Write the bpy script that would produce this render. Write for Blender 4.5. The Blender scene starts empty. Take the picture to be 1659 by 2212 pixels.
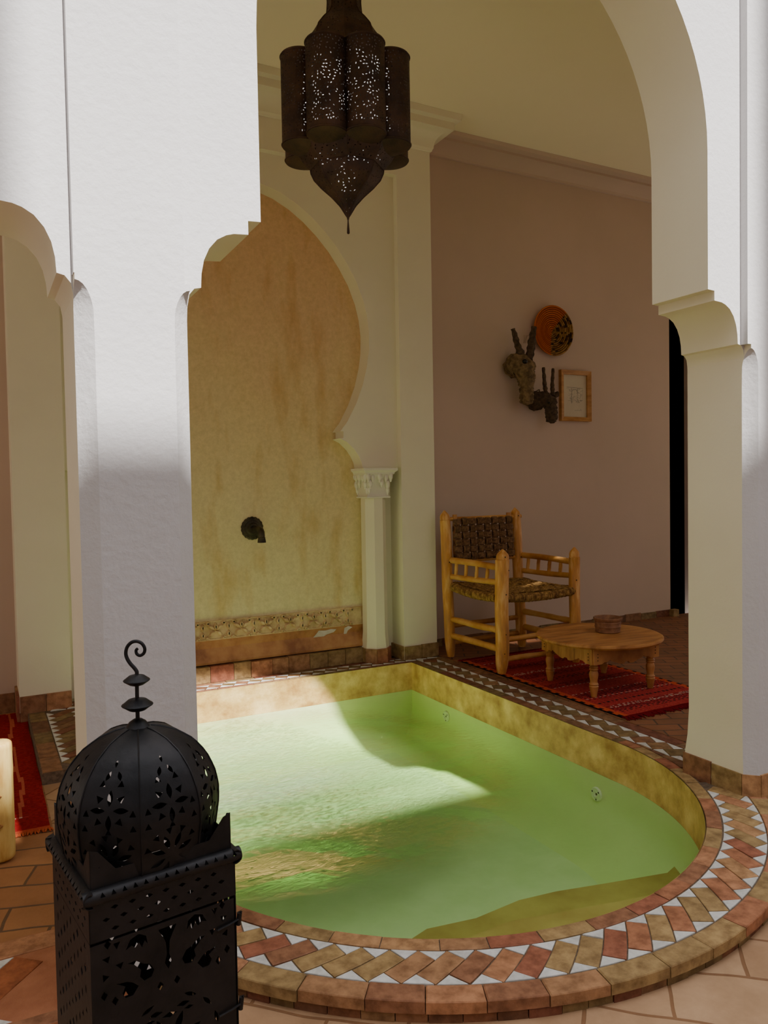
import bpy, math, random
from math import sin, cos, pi, sqrt, atan2, radians
from mathutils import Vector, Matrix, noise
from mathutils.geometry import delaunay_2d_cdt
random.seed(7)
SC = bpy.context.scene
COL = SC.collection

def lin(r, g, b):
    f = lambda c: (c/255/12.92) if c/255 <= 0.04045 else ((c/255+0.055)/1.055)**2.4
    return (f(r), f(g), f(b), 1.0)

# ------------------------------------------------------------------ materials
MATS = {}
def new_mat(name):
    m = bpy.data.materials.new(name); m.use_nodes = True
    nt = m.node_tree; nt.nodes.clear()
    return m, nt
def N(nt, t, **kw):
    n = nt.nodes.new(t)
    for k, v in kw.items():
        if k in n.inputs: n.inputs[k].default_value = v
        else: setattr(n, k, v)
    return n
def L(nt, a, b): nt.links.new(a, b)

def mat(name, c1, c2=None, scale=6.0, rough=0.8, bump=0.0, bscale=40.0, detail=4.0, metal=0.0,
        c3=None, stretch=(1, 1, 1), attr=None, bdist=0.01, spec=0.4, mid=(0.35, 0.65), coat=0.0):
    """principled surface whose colour wanders between c1 and c2 by noise; attr = face colour attribute multiplied in"""
    m, nt = new_mat(name)
    out = N(nt, 'ShaderNodeOutputMaterial'); b = N(nt, 'ShaderNodeBsdfPrincipled')
    b.inputs['Roughness'].default_value = rough; b.inputs['Metallic'].default_value = metal
    b.inputs['Specular IOR Level'].default_value = spec
    b.inputs['Coat Weight'].default_value = coat
    L(nt, b.outputs[0], out.inputs[0])
    tc = N(nt, 'ShaderNodeTexCoord'); mp = N(nt, 'ShaderNodeMapping'); mp.inputs['Scale'].default_value = stretch
    L(nt, tc.outputs['Object'], mp.inputs[0])
    colout = None
    if c2 is not None:
        ns = N(nt, 'ShaderNodeTexNoise', Scale=scale, Detail=detail, Roughness=0.6)
        L(nt, mp.outputs[0], ns.inputs['Vector'])
        cr = N(nt, 'ShaderNodeValToRGB')
        cr.color_ramp.elements[0].position = mid[0]; cr.color_ramp.elements[1].position = mid[1]
        cr.color_ramp.elements[0].color = c1; cr.color_ramp.elements[1].color = c2
        if c3 is not None:
            e = cr.color_ramp.elements.new(0.5*(mid[0]+mid[1])); e.color = c3
        L(nt, ns.outputs['Fac'], cr.inputs[0]); colout = cr.outputs[0]
    if attr:
        at = N(nt, 'ShaderNodeAttribute', attribute_name=attr)
        if colout is None: colout = at.outputs['Color']
        else:
            mx = N(nt, 'ShaderNodeMix', data_type='RGBA', blend_type='MULTIPLY'); mx.inputs[0].default_value = 1
            L(nt, colout, mx.inputs[6]); L(nt, at.outputs['Color'], mx.inputs[7]); colout = mx.outputs[2]
    if colout is None: b.inputs['Base Color'].default_value = c1
    else: L(nt, colout, b.inputs['Base Color'])
    if bump > 0:
        n2 = N(nt, 'ShaderNodeTexNoise', Scale=bscale, Detail=5.0, Roughness=0.6)
        L(nt, mp.outputs[0], n2.inputs['Vector'])
        bp = N(nt, 'ShaderNodeBump', Strength=bump, Distance=bdist)
        L(nt, n2.outputs['Fac'], bp.inputs['Height']); L(nt, bp.outputs[0], b.inputs['Normal'])
    MATS[name] = m
    return m

# ------------------------------------------------------------------ mesh builder
class MB:
    def __init__(s): s.v = []; s.f = []; s.m = []; s.c = []
    def add(s, vs, fs, m=0, c=None):
        o = len(s.v); s.v += [tuple(p) for p in vs]
        for f in fs:
            s.f.append(tuple(i+o for i in f)); s.m.append(m); s.c.append(c or (1, 1, 1, 1))
        return s
    def box(s, x0, x1, y0, y1, z0, z1, m=0, c=None):
        v = [(x, y, z) for z in (z0, z1) for y in (y0, y1) for x in (x0, x1)]
        f = [(0, 2, 3, 1), (4, 5, 7, 6), (0, 1, 5, 4), (2, 6, 7, 3), (0, 4, 6, 2), (1, 3, 7, 5)]
        return s.add(v, f, m, c)
    def prism(s, pts, z0, z1, m=0, c=None, xf=None, bevel=0.0):
        """pts: 2D polygon; extruded z0->z1; xf maps (x,y,z)"""
        n = len(pts); g = xf or (lambda x, y, z: (x, y, z))
        v = [g(x, y, z0) for x, y in pts]
        if bevel > 0:
            cx = sum(p[0] for p in pts)/n; cy = sum(p[1] for p in pts)/n
            R_ = max(sqrt((p[0]-cx)**2+(p[1]-cy)**2) for p in pts); k = 1-bevel/R_
            zb = z1-bevel*0.7 if z1 > z0 else z1+bevel*0.7
            v += [g(x, y, zb) for x, y in pts]
            v += [g(cx+(x-cx)*k, cy+(y-cy)*k, z1) for x, y in pts]
            f = [tuple(range(n))[::-1], tuple(range(2*n, 3*n))]
            for r in (0, n):
                f += [(r+i, r+(i+1) % n, r+n+(i+1) % n, r+n+i) for i in range(n)]
        else:
            v += [g(x, y, z1) for x, y in pts]
            f = [tuple(range(n))[::-1], tuple(range(n, 2*n))]
            f += [(i, (i+1) % n, n+(i+1) % n, n+i) for i in range(n)]
        return s.add(v, f, m, c)
    def tube(s, pts, rad, n=10, m=0, c=None, cap=True, wob=0.0, seed=0.0, closed=False, flat=1.0):
        P = [Vector(p) for p in pts]; K = len(P)
        if not hasattr(rad, '__len__'): rad = [rad]*K
        up = None; vs = []
        for i, p in enumerate(P):
            if closed: t = P[(i+1) % K]-P[i-1]
            else: t = (P[min(i+1, K-1)]-P[max(i-1, 0)])
            t.normalize()
            if up is None:
                up = Vector((0, 0, 1)) if abs(t.z) < 0.9 else Vector((0, 1, 0))
            a = t.cross(up)
            if a.length < 1e-4: a = t.cross(Vector((1, 0, 0)))
            a.normalize(); b = a.cross(t).normalized(); up = b
            for k in range(n):
                th = 2*pi*k/n; r = rad[i]
                if wob: r *= 1+wob*noise.noise(Vector((cos(th)*1.3+seed, sin(th)*1.3+seed*2, i*0.35+seed)))
                vs.append(p+a*(cos(th)*r)+b*(sin(th)*r*flat))
        fs = []
        for i in range(K if closed else K-1):
            j = (i+1) % K
            for k in range(n):
                fs.append((i*n+k, i*n+(k+1) % n, j*n+(k+1) % n, j*n+k))
        if cap and not closed:
            fs.append(tuple(range(n))[::-1]); fs.append(tuple((K-1)*n+k for k in range(n)))
        return s.add(vs, fs, m, c)
    def lathe(s, prof, n=32, center=(0, 0, 0), m=0, c=None, xf=None, mod=None, colf=None, close=True):
        """prof [(r,z)]; mod(theta,i)->radius factor"""
        cx, cy, cz = center; vs = []; fs = []
        for i, (r, z) in enumerate(prof):
            for k in range(n):
                th = 2*pi*k/n; rr = r*(mod(th, i) if mod else 1)
                p = (rr*cos(th), rr*sin(th), z)
                if xf: p = xf(*p)
                vs.append((p[0]+cx, p[1]+cy, p[2]+cz))
        o = len(s.v); s.v += vs
        for i in range(len(prof)-1):
            for k in range(n):
                s.f.append((o+i*n+k, o+i*n+(k+1) % n, o+(i+1)*n+(k+1) % n, o+(i+1)*n+k)); s.m.append(m)
                s.c.append(colf(i, k) if colf else (c or (1, 1, 1, 1)))
        if close:
            s.f.append(tuple(o+k for k in range(n))[::-1]); s.m.append(m); s.c.append(colf(0, 0) if colf else (c or (1, 1, 1, 1)))
            q = (len(prof)-1)*n
            s.f.append(tuple(o+q+k for k in range(n))); s.m.append(m); s.c.append(colf(len(prof)-2, 0) if colf else (c or (1, 1, 1, 1)))
        return s
    def ball(s, c0, r, n=12, k=8, m=0, c=None, wob=0):
        prof = []
        if not hasattr(r, '__len__'): r = (r, r, r)
        vs = []; fs = []
        for i in range(k+1):
            ph = -pi/2+pi*i/k
            for j in range(n):
                th = 2*pi*j/n; d = Vector((cos(ph)*cos(th), cos(ph)*sin(th), sin(ph)))
                w = 1+(wob*noise.noise(d*2+Vector(c0)*9) if wob else 0)
                vs.append((c0[0]+d.x*r[0]*w, c0[1]+d.y*r[1]*w, c0[2]+d.z*r[2]*w))
        for i in range(k):
            for j in range(n):
                fs.append((i*n+j, i*n+(j+1) % n, (i+1)*n+(j+1) % n, (i+1)*n+j))
        return s.add(vs, fs, m, c)
    def build(s, name, mats, parent=None, smooth=35, loc=None):
        me = bpy.data.meshes.new(name); me.from_pydata(s.v, [], s.f)
        if not isinstance(mats, (list, tuple)): mats = [mats]
        for mm in mats: me.materials.append(mm)
        me.polygons.foreach_set('material_index', s.m)
        if True:
            at = me.attributes.new('Col', 'FLOAT_COLOR', 'FACE')
            at.data.foreach_set('color', [x for c in s.c for x in c])
        me.validate(); me.update()
        if smooth:
            me.polygons.foreach_set('use_smooth', [True]*len(me.polygons))
            me.set_sharp_from_angle(angle=radians(smooth))
        o = bpy.data.objects.new(name, me); COL.objects.link(o)
        if parent is not None: o.parent = parent
        if loc: o.location = loc
        return o

def weld(o, d=1e-5, recalc=True):
    import bmesh
    b = bmesh.new(); b.from_mesh(o.data)
    bmesh.ops.remove_doubles(b, verts=b.verts, dist=d)
    if recalc: bmesh.ops.recalc_face_normals(b, faces=b.faces)
    b.to_mesh(o.data); b.free(); o.data.update(); return o

def tag(o, label=None, cat=None, group=None, kind=None):
    if label: o['label'] = label
    if cat: o['category'] = cat
    if group: o['group'] = group
    if kind: o['kind'] = kind
    return o
def thing(name, label, cat, loc=(0, 0, 0), rz=0.0, group=None):
    o = bpy.data.objects.new(name, None); o.empty_display_size = 0.1; COL.objects.link(o)
    o.location = loc; o.rotation_euler = (0, 0, rz)
    return tag(o, label, cat, group)
def struct(o): o['kind'] = 'structure'; return o

def inpoly(x, y, P):
    c = False; j = len(P)-1
    for i in range(len(P)):
        xi, yi = P[i]; xj, yj = P[j]
        if (yi > y) != (yj > y) and x < (xj-xi)*(y-yi)/(yj-yi)+xi: c = not c
        j = i
    return c
def triangulate(outline, holes=(), extra=()):
    vs = []; es = []
    for P in [outline]+list(holes):
        o = len(vs); n = len(P); vs += [Vector(p) for p in P]
        es += [(o+i, o+(i+1) % n) for i in range(n)]
    vs += [Vector(p) for p in extra]
    r = delaunay_2d_cdt(vs, es, [], 0, 1e-6)
    V = [(p.x, p.y) for p in r[0]]; F = []
    bb = [(min(p[0] for p in h), max(p[0] for p in h), min(p[1] for p in h), max(p[1] for p in h)) for h in holes]
    for f in r[2]:
        cx = sum(V[i][0] for i in f)/len(f); cy = sum(V[i][1] for i in f)/len(f)
        if not inpoly(cx, cy, outline): continue
        bad = False
        for h, q in zip(holes, bb):
            if q[0] <= cx <= q[1] and q[2] <= cy <= q[3] and inpoly(cx, cy, h): bad = True; break
        if not bad: F.append(tuple(f))
    return V, F
def sheet(mb, outline, holes, fn, extra=(), m=0, c=None, both=True):
    """triangulated 2D region; fn(u,v,w)->xyz with w=0 (front) and 1 (back); side walls along every rim"""
    V, F = triangulate(outline, holes, extra)
    n = len(V); vs = [fn(u, v, 0) for u, v in V]; fs = list(F)
    if both:
        vs += [fn(u, v, 1) for u, v in V]
        fs += [tuple(i+n for i in f[::-1]) for f in F]
        cnt = {}
        for f in F:
            for a, b in zip(f, f[1:]+f[:1]): cnt[(a, b)] = cnt.get((a, b), 0)+1
        for (a, b) in cnt:
            if (b, a) not in cnt: fs.append((b, a, a+n, b+n))
    mb.add(vs, fs, m, c); return mb

# ------------------------------------------------------------------ camera
F_PX, YAW, PIT, ROL, CAMZ = 1665.4, 0.48535, 0.03398, -0.01765, 1.2
def make_camera():
    cy, sy, cp, sp = cos(YAW), sin(YAW), cos(PIT), sin(PIT)
    f = Vector((sy*cp, cy*cp, -sp)); r = Vector((cy, -sy, 0)); u = r.cross(f)
    r2 = cos(ROL)*r+sin(ROL)*u; u2 = -sin(ROL)*r+cos(ROL)*u
    cam = bpy.data.cameras.new('camera'); co = bpy.data.objects.new('camera', cam); COL.objects.link(co)
    M = Matrix(((r2.x, u2.x, -f.x, 0), (r2.y, u2.y, -f.y, 0), (r2.z, u2.z, -f.z, CAMZ), (0, 0, 0, 1)))
    co.matrix_world = M
    cam.sensor_fit = 'VERTICAL'; cam.sensor_height = 36; cam.sensor_width = 27; cam.lens = F_PX*36/2212
    cam.clip_start = 0.02
    SC.camera = co
make_camera()
# ------------------------------------------------------------------ material library
PLASTER = mat('white_plaster', (0.56, 0.545, 0.54, 1), (0.52, 0.505, 0.50, 1), scale=1.4, rough=0.9, bump=0.5, bscale=42, bdist=0.005)
CAPM = mat('pale_capital_plaster', (0.78, 0.73, 0.60, 1), (0.74, 0.69, 0.56, 1), scale=3, rough=0.8)
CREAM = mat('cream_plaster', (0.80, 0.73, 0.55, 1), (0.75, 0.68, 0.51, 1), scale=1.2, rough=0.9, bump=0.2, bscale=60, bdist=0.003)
PINKISH = mat('rosy_plaster', (0.60, 0.45, 0.36, 1), (0.55, 0.42, 0.33, 1), scale=1.0, rough=0.9, bump=0.15, bscale=60, bdist=0.003)
CEILM = mat('ceiling_paint', (0.90, 0.80, 0.58, 1), (0.88, 0.78, 0.56, 1), scale=0.8, rough=0.95)
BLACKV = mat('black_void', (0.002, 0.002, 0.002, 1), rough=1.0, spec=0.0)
BRICK = mat('terracotta_brick', (0.52, 0.46, 0.40, 1), (1.0, 0.98, 0.94, 1), scale=26, rough=0.7, bump=0.5, bscale=60, attr='Col', bdist=0.004)
GROUT = mat('dark_grout', lin(88, 74, 60), lin(120, 100, 80), scale=60, rough=0.95, bump=0.4, bscale=120)
MARBLE = mat('white_marble_chip', lin(225, 223, 218), lin(200, 198, 192), scale=40, rough=0.45, attr='Col')
IRON = mat('black_iron', (0.009, 0.009, 0.010, 1), (0.022, 0.020, 0.021, 1), scale=14, rough=0.5, metal=0.6, bump=0.25, bscale=70, bdist=0.003, spec=0.5)
RUSTIRON = mat('rusty_dark_iron', (0.045, 0.028, 0.022, 1), (0.10, 0.055, 0.035, 1), scale=9, rough=0.6, metal=0.5, bump=0.4, bscale=110, bdist=0.003)
BRONZE = mat('dark_bronze', (0.035, 0.028, 0.018, 1), (0.09, 0.075, 0.04, 1), scale=20, rough=0.45, metal=0.7, bump=0.3, bscale=90)
WOOD = mat('pale_debarked_wood', lin(220, 172, 110), lin(176, 120, 64), scale=5, rough=0.5, bump=0.35, bscale=18, stretch=(6, 6, 1), c3=lin(200, 138, 66), spec=0.4, bdist=0.003)
WOODR = mat('pale_rail_wood', lin(212, 160, 92), lin(160, 100, 44), scale=4, rough=0.5, bump=0.3, bscale=20, c3=lin(196, 138, 68))
TABLEW = mat('honey_table_wood', lin(190, 134, 76), lin(142, 90, 46), scale=4, rough=0.5, bump=0.25, bscale=16, stretch=(1, 5, 1), c3=lin(174, 116, 62))
ROPE = mat('dark_woven_rope', lin(138, 100, 64), lin(84, 58, 36), scale=60, rough=0.9, bump=0.9, bscale=220, bdist=0.004)
ROPEL = mat('straw_rope', lin(190, 148, 82), lin(110, 74, 36), scale=50, rough=0.9, bump=0.9, bscale=200, attr='Col', bdist=0.004)
CLAY = mat('grey_brown_clay', lin(150, 104, 72), lin(118, 78, 54), scale=30, rough=0.85, bump=0.3, bscale=80)
ASH = mat('dark_ash', lin(50, 38, 30), lin(20, 15, 12), scale=80, rough=1, bump=1, bscale=120)
RUG = mat('woven_wool', (0.75, 0.75, 0.75, 1), (1, 1, 1, 1), scale=120, rough=0.95, bump=0.8, bscale=240, attr='Col', bdist=0.004, spec=0.1)
PAINTCOL = mat('coloured_fibre', (0.8, 0.8, 0.8, 1), (1, 1, 1, 1), scale=90, rough=0.8, bump=0.4, bscale=200, attr='Col')
RAFFIA = mat('plaited_palm_straw', lin(150, 122, 84), lin(84, 66, 44), scale=30, rough=0.9, bump=1.0, bscale=160, bdist=0.006)
RAFFIAD = mat('dark_palm_fibre', lin(100, 80, 60), lin(62, 48, 36), scale=40, rough=0.95, bump=1.0, bscale=160, bdist=0.006)
FRAMEW = mat('oak_frame', lin(190, 138, 80), lin(164, 112, 60), scale=10, rough=0.5, stretch=(1, 1, 4))
PAPER = mat('cream_paper', lin(205, 192, 168), lin(196, 182, 158), scale=3, rough=0.9)
INK = mat('grey_ink', lin(96, 94, 88), lin(140, 134, 122), scale=40, rough=0.9)
BLACKP = mat('black_bead', (0.004, 0.004, 0.004, 1), rough=0.3)
def underwater():
    m, nt = new_mat('submerged_tadelakt'); out = N(nt, 'ShaderNodeOutputMaterial'); b = N(nt, 'ShaderNodeBsdfPrincipled', Roughness=0.6); L(nt, b.outputs[0], out.inputs[0])
    tc = N(nt, 'ShaderNodeTexCoord'); sp = N(nt, 'ShaderNodeSeparateXYZ'); L(nt, tc.outputs['Object'], sp.inputs[0])
    mr = N(nt, 'ShaderNodeMapRange'); L(nt, sp.outputs['Z'], mr.inputs[0]); mr.inputs[1].default_value = -0.22; mr.inputs[2].default_value = -0.48
    cr = N(nt, 'ShaderNodeValToRGB'); L(nt, mr.outputs[0], cr.inputs[0]); cr.color_ramp.elements[0].color = (0.97, 0.96, 0.66, 1); cr.color_ramp.elements[1].color = (0.84, 0.92, 0.60, 1)
    n = N(nt, 'ShaderNodeTexNoise', Scale=5.0, Detail=4.0); L(nt, tc.outputs['Object'], n.inputs['Vector']); c2 = N(nt, 'ShaderNodeValToRGB'); L(nt, n.outputs['Fac'], c2.inputs[0])
    c2.color_ramp.elements[0].position = .3; c2.color_ramp.elements[1].position = .7; c2.color_ramp.elements[0].color = (.86, .88, .82, 1); c2.color_ramp.elements[1].color = (1, 1, 1, 1)
    mx = N(nt, 'ShaderNodeMix', data_type='RGBA', blend_type='MULTIPLY'); mx.inputs[0].default_value = 1; L(nt, cr.outputs[0], mx.inputs[6]); L(nt, c2.outputs[0], mx.inputs[7]); L(nt, mx.outputs[2], b.inputs['Base Color'])
    return m
BASINU = BASINF = underwater()
PLASTICW = mat('cream_plastic', (0.98, 0.98, 0.85, 1), rough=0.5)
NAIL = mat('nail_head', (0.03, 0.02, 0.015, 1), rough=0.5, metal=0.5)

def tadelakt_wall():
    m, nt = new_mat('tadelakt_niche')
    out = N(nt, 'ShaderNodeOutputMaterial'); b = N(nt, 'ShaderNodeBsdfPrincipled', Roughness=0.42); L(nt, b.outputs[0], out.inputs[0])
    tc = N(nt, 'ShaderNodeTexCoord'); sp = N(nt, 'ShaderNodeSeparateXYZ'); L(nt, tc.outputs['Object'], sp.inputs[0])
    n1 = N(nt, 'ShaderNodeTexNoise', Scale=1.6, Detail=5.0, Roughness=0.6)
    mp = N(nt, 'ShaderNodeMapping'); mp.inputs['Scale'].default_value = (1.6, 1, 0.8); L(nt, tc.outputs['Object'], mp.inputs[0]); L(nt, mp.outputs[0], n1.inputs['Vector'])
    ad = N(nt, 'ShaderNodeMath', operation='MULTIPLY_ADD'); L(nt, n1.outputs['Fac'], ad.inputs[0]); ad.inputs[1].default_value = 1.3; L(nt, sp.outputs['Z'], ad.inputs[2])
    mr = N(nt, 'ShaderNodeMapRange'); L(nt, ad.outputs[0], mr.inputs[0]); mr.inputs[1].default_value = 1.0; mr.inputs[2].default_value = 3.3
    cr = N(nt, 'ShaderNodeValToRGB'); L(nt, mr.outputs[0], cr.inputs[0])
    e = cr.color_ramp.elements
    e[0].position = 0.0; e[0].color = (.76, .67, .38, 1); e[1].position = 1.0; e[1].color = (.76, .49, .27, 1)  # ramp by height: lime tone, with some of the light put into the colour
    q = e.new(0.42); q.color = (.74, .59, .30, 1); q = e.new(0.65); q.color = (.74, .55, .26, 1)
    n2 = N(nt, 'ShaderNodeTexNoise', Scale=38.0, Detail=6.0, Roughness=0.7); L(nt, tc.outputs['Object'], n2.inputs['Vector'])
    c2 = N(nt, 'ShaderNodeValToRGB'); L(nt, n2.outputs['Fac'], c2.inputs[0]); c2.color_ramp.elements[0].position = 0.3; c2.color_ramp.elements[1].position = 0.75
    c2.color_ramp.elements[0].color = (0.86, 0.84, 0.80, 1); c2.color_ramp.elements[1].color = (1.08, 1.08, 1.08, 1)
    # rusty stains running down below the spout and at the edges
    wv = N(nt, 'ShaderNodeTexNoise', Scale=3.2, Detail=4.0); m2 = N(nt, 'ShaderNodeMapping'); m2.inputs['Scale'].default_value = (2.6, 1, 0.7); m2.inputs['Location'].default_value = (3, 0, 1)
    L(nt, tc.outputs['Object'], m2.inputs[0]); L(nt, m2.outputs[0], wv.inputs['Vector'])
    c3 = N(nt, 'ShaderNodeValToRGB'); L(nt, wv.outputs['Fac'], c3.inputs[0]); c3.color_ramp.elements[0].position = 0.52; c3.color_ramp.elements[1].position = 0.74
    c3.color_ramp.elements[0].color = (1, 1, 1, 1); c3.color_ramp.elements[1].color = (0.86, 0.74, 0.56, 1)
    mx = N(nt, 'ShaderNodeMix', data_type='RGBA', blend_type='MULTIPLY'); mx.inputs[0].default_value = 1; L(nt, cr.outputs[0], mx.inputs[6]); L(nt, c2.outputs[0], mx.inputs[7])
    my = N(nt, 'ShaderNodeMix', data_type='RGBA', blend_type='MULTIPLY'); my.inputs[0].default_value = 1; L(nt, mx.outputs[2], my.inputs[6]); L(nt, c3.outputs[0], my.inputs[7])
    L(nt, my.outputs[2], b.inputs['Base Color'])
    bp = N(nt, 'ShaderNodeBump', Strength=0.15, Distance=0.004); L(nt, n2.outputs['Fac'], bp.inputs['Height']); L(nt, bp.outputs[0], b.inputs['Normal'])
    return m
TADE = tadelakt_wall()
ORANGE = mat('orange_tadelakt', lin(190, 138, 84), lin(140, 88, 50), scale=6, rough=0.45, c3=lin(174, 118, 70), bump=0.2, bscale=40)
FRIEZE = mat('carved_stucco', lin(222, 196, 150), lin(190, 158, 112), scale=10, rough=0.75, bump=0.3, bscale=70)
WORN = mat('exposed_white_plaster', lin(215, 205, 190), lin(190, 178, 160), scale=14, rough=0.9)
BASIN = mat('basin_tadelakt', lin(240, 206, 142), lin(170, 124, 66), scale=7, rough=0.5, c3=lin(212, 172, 104), bump=0.4, bscale=34, mid=(0.32, 0.68), detail=8)
BASINF = mat('pool_floor_tadelakt', (0.95, 0.96, 0.72, 1), (0.86, 0.90, 0.62, 1), scale=6, rough=0.7)
BASINU = mat('basin_below_waterline', (0.95, 0.96, 0.60, 1), (0.88, 0.91, 0.52, 1), scale=2.5, rough=0.6)

def floor_mat(name, cols, scale, rot, mortar, bw=0.5, rh=0.25, msize=0.015):
    m, nt = new_mat(name)
    out = N(nt, 'ShaderNodeOutputMaterial'); b = N(nt, 'ShaderNodeBsdfPrincipled', Roughness=0.6); L(nt, b.outputs[0], out.inputs[0])
    tc = N(nt, 'ShaderNodeTexCoord'); mp = N(nt, 'ShaderNodeMapping'); mp.inputs['Rotation'].default_value = (0, 0, rot); L(nt, tc.outputs['Object'], mp.inputs[0])
    # slightly wavy hand-laid joints
    nw = N(nt, 'ShaderNodeTexNoise', Scale=3.0); L(nt, tc.outputs['Object'], nw.inputs['Vector'])
    wv = N(nt, 'ShaderNodeVectorMath', operation='SCALE'); wv.inputs['Scale'].default_value = 0.05; L(nt, nw.outputs['Color'], wv.inputs[0])
    av = N(nt, 'ShaderNodeVectorMath', operation='ADD'); L(nt, mp.outputs[0], av.inputs[0]); L(nt, wv.outputs[0], av.inputs[1])
    bt = N(nt, 'ShaderNodeTexBrick'); L(nt, av.outputs[0], bt.inputs['Vector'])
    bt.inputs['Scale'].default_value = scale; bt.inputs['Brick Width'].default_value = bw; bt.inputs['Row Height'].default_value = rh
    bt.inputs['Mortar Size'].default_value = msize; bt.inputs['Color1'].default_value = cols[0]; bt.inputs['Color2'].default_value = cols[1]; bt.inputs['Mortar'].default_value = mortar
    bt.inputs['Mortar Smooth'].default_value = 0.3
    n2 = N(nt, 'ShaderNodeTexNoise', Scale=7.0, Detail=6.0, Roughness=0.65); L(nt, tc.outputs['Object'], n2.inputs['Vector'])
    c2 = N(nt, 'ShaderNodeValToRGB'); L(nt, n2.outputs['Fac'], c2.inputs[0]); c2.color_ramp.elements[0].position = 0.3; c2.color_ramp.elements[1].position = 0.7
    c2.color_ramp.elements[0].color = (0.72, 0.68, 0.62, 1); c2.color_ramp.elements[1].color = (1.05, 1.05, 1.05, 1)
    mx = N(nt, 'ShaderNodeMix', data_type='RGBA', blend_type='MULTIPLY'); mx.inputs[0].default_value = 1; L(nt, bt.outputs['Color'], mx.inputs[6]); L(nt, c2.outputs[0], mx.inputs[7])
    L(nt, mx.outputs[2], b.inputs['Base Color'])
    mm = N(nt, 'ShaderNodeMath', operation='MULTIPLY_ADD'); L(nt, bt.outputs['Fac'], mm.inputs[0]); mm.inputs[1].default_value = -1.0; L(nt, n2.outputs['Fac'], mm.inputs[2])
    bp = N(nt, 'ShaderNodeBump', Strength=0.5, Distance=0.006); L(nt, mm.outputs[0], bp.inputs['Height']); L(nt, bp.outputs[0], b.inputs['Normal'])
    return m
COURTF = floor_mat('courtyard_paving', (lin(190, 154, 118), lin(176, 138, 102)), 1.9, 0.75, lin(140, 100, 66), 0.75, 0.36, 0.010)
GALLF = floor_mat('gallery_brick_floor', (lin(150, 96, 62), lin(128, 84, 54)), 3.0, 0.5, lin(84, 62, 46), 0.6, 0.26, 0.016)

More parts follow.
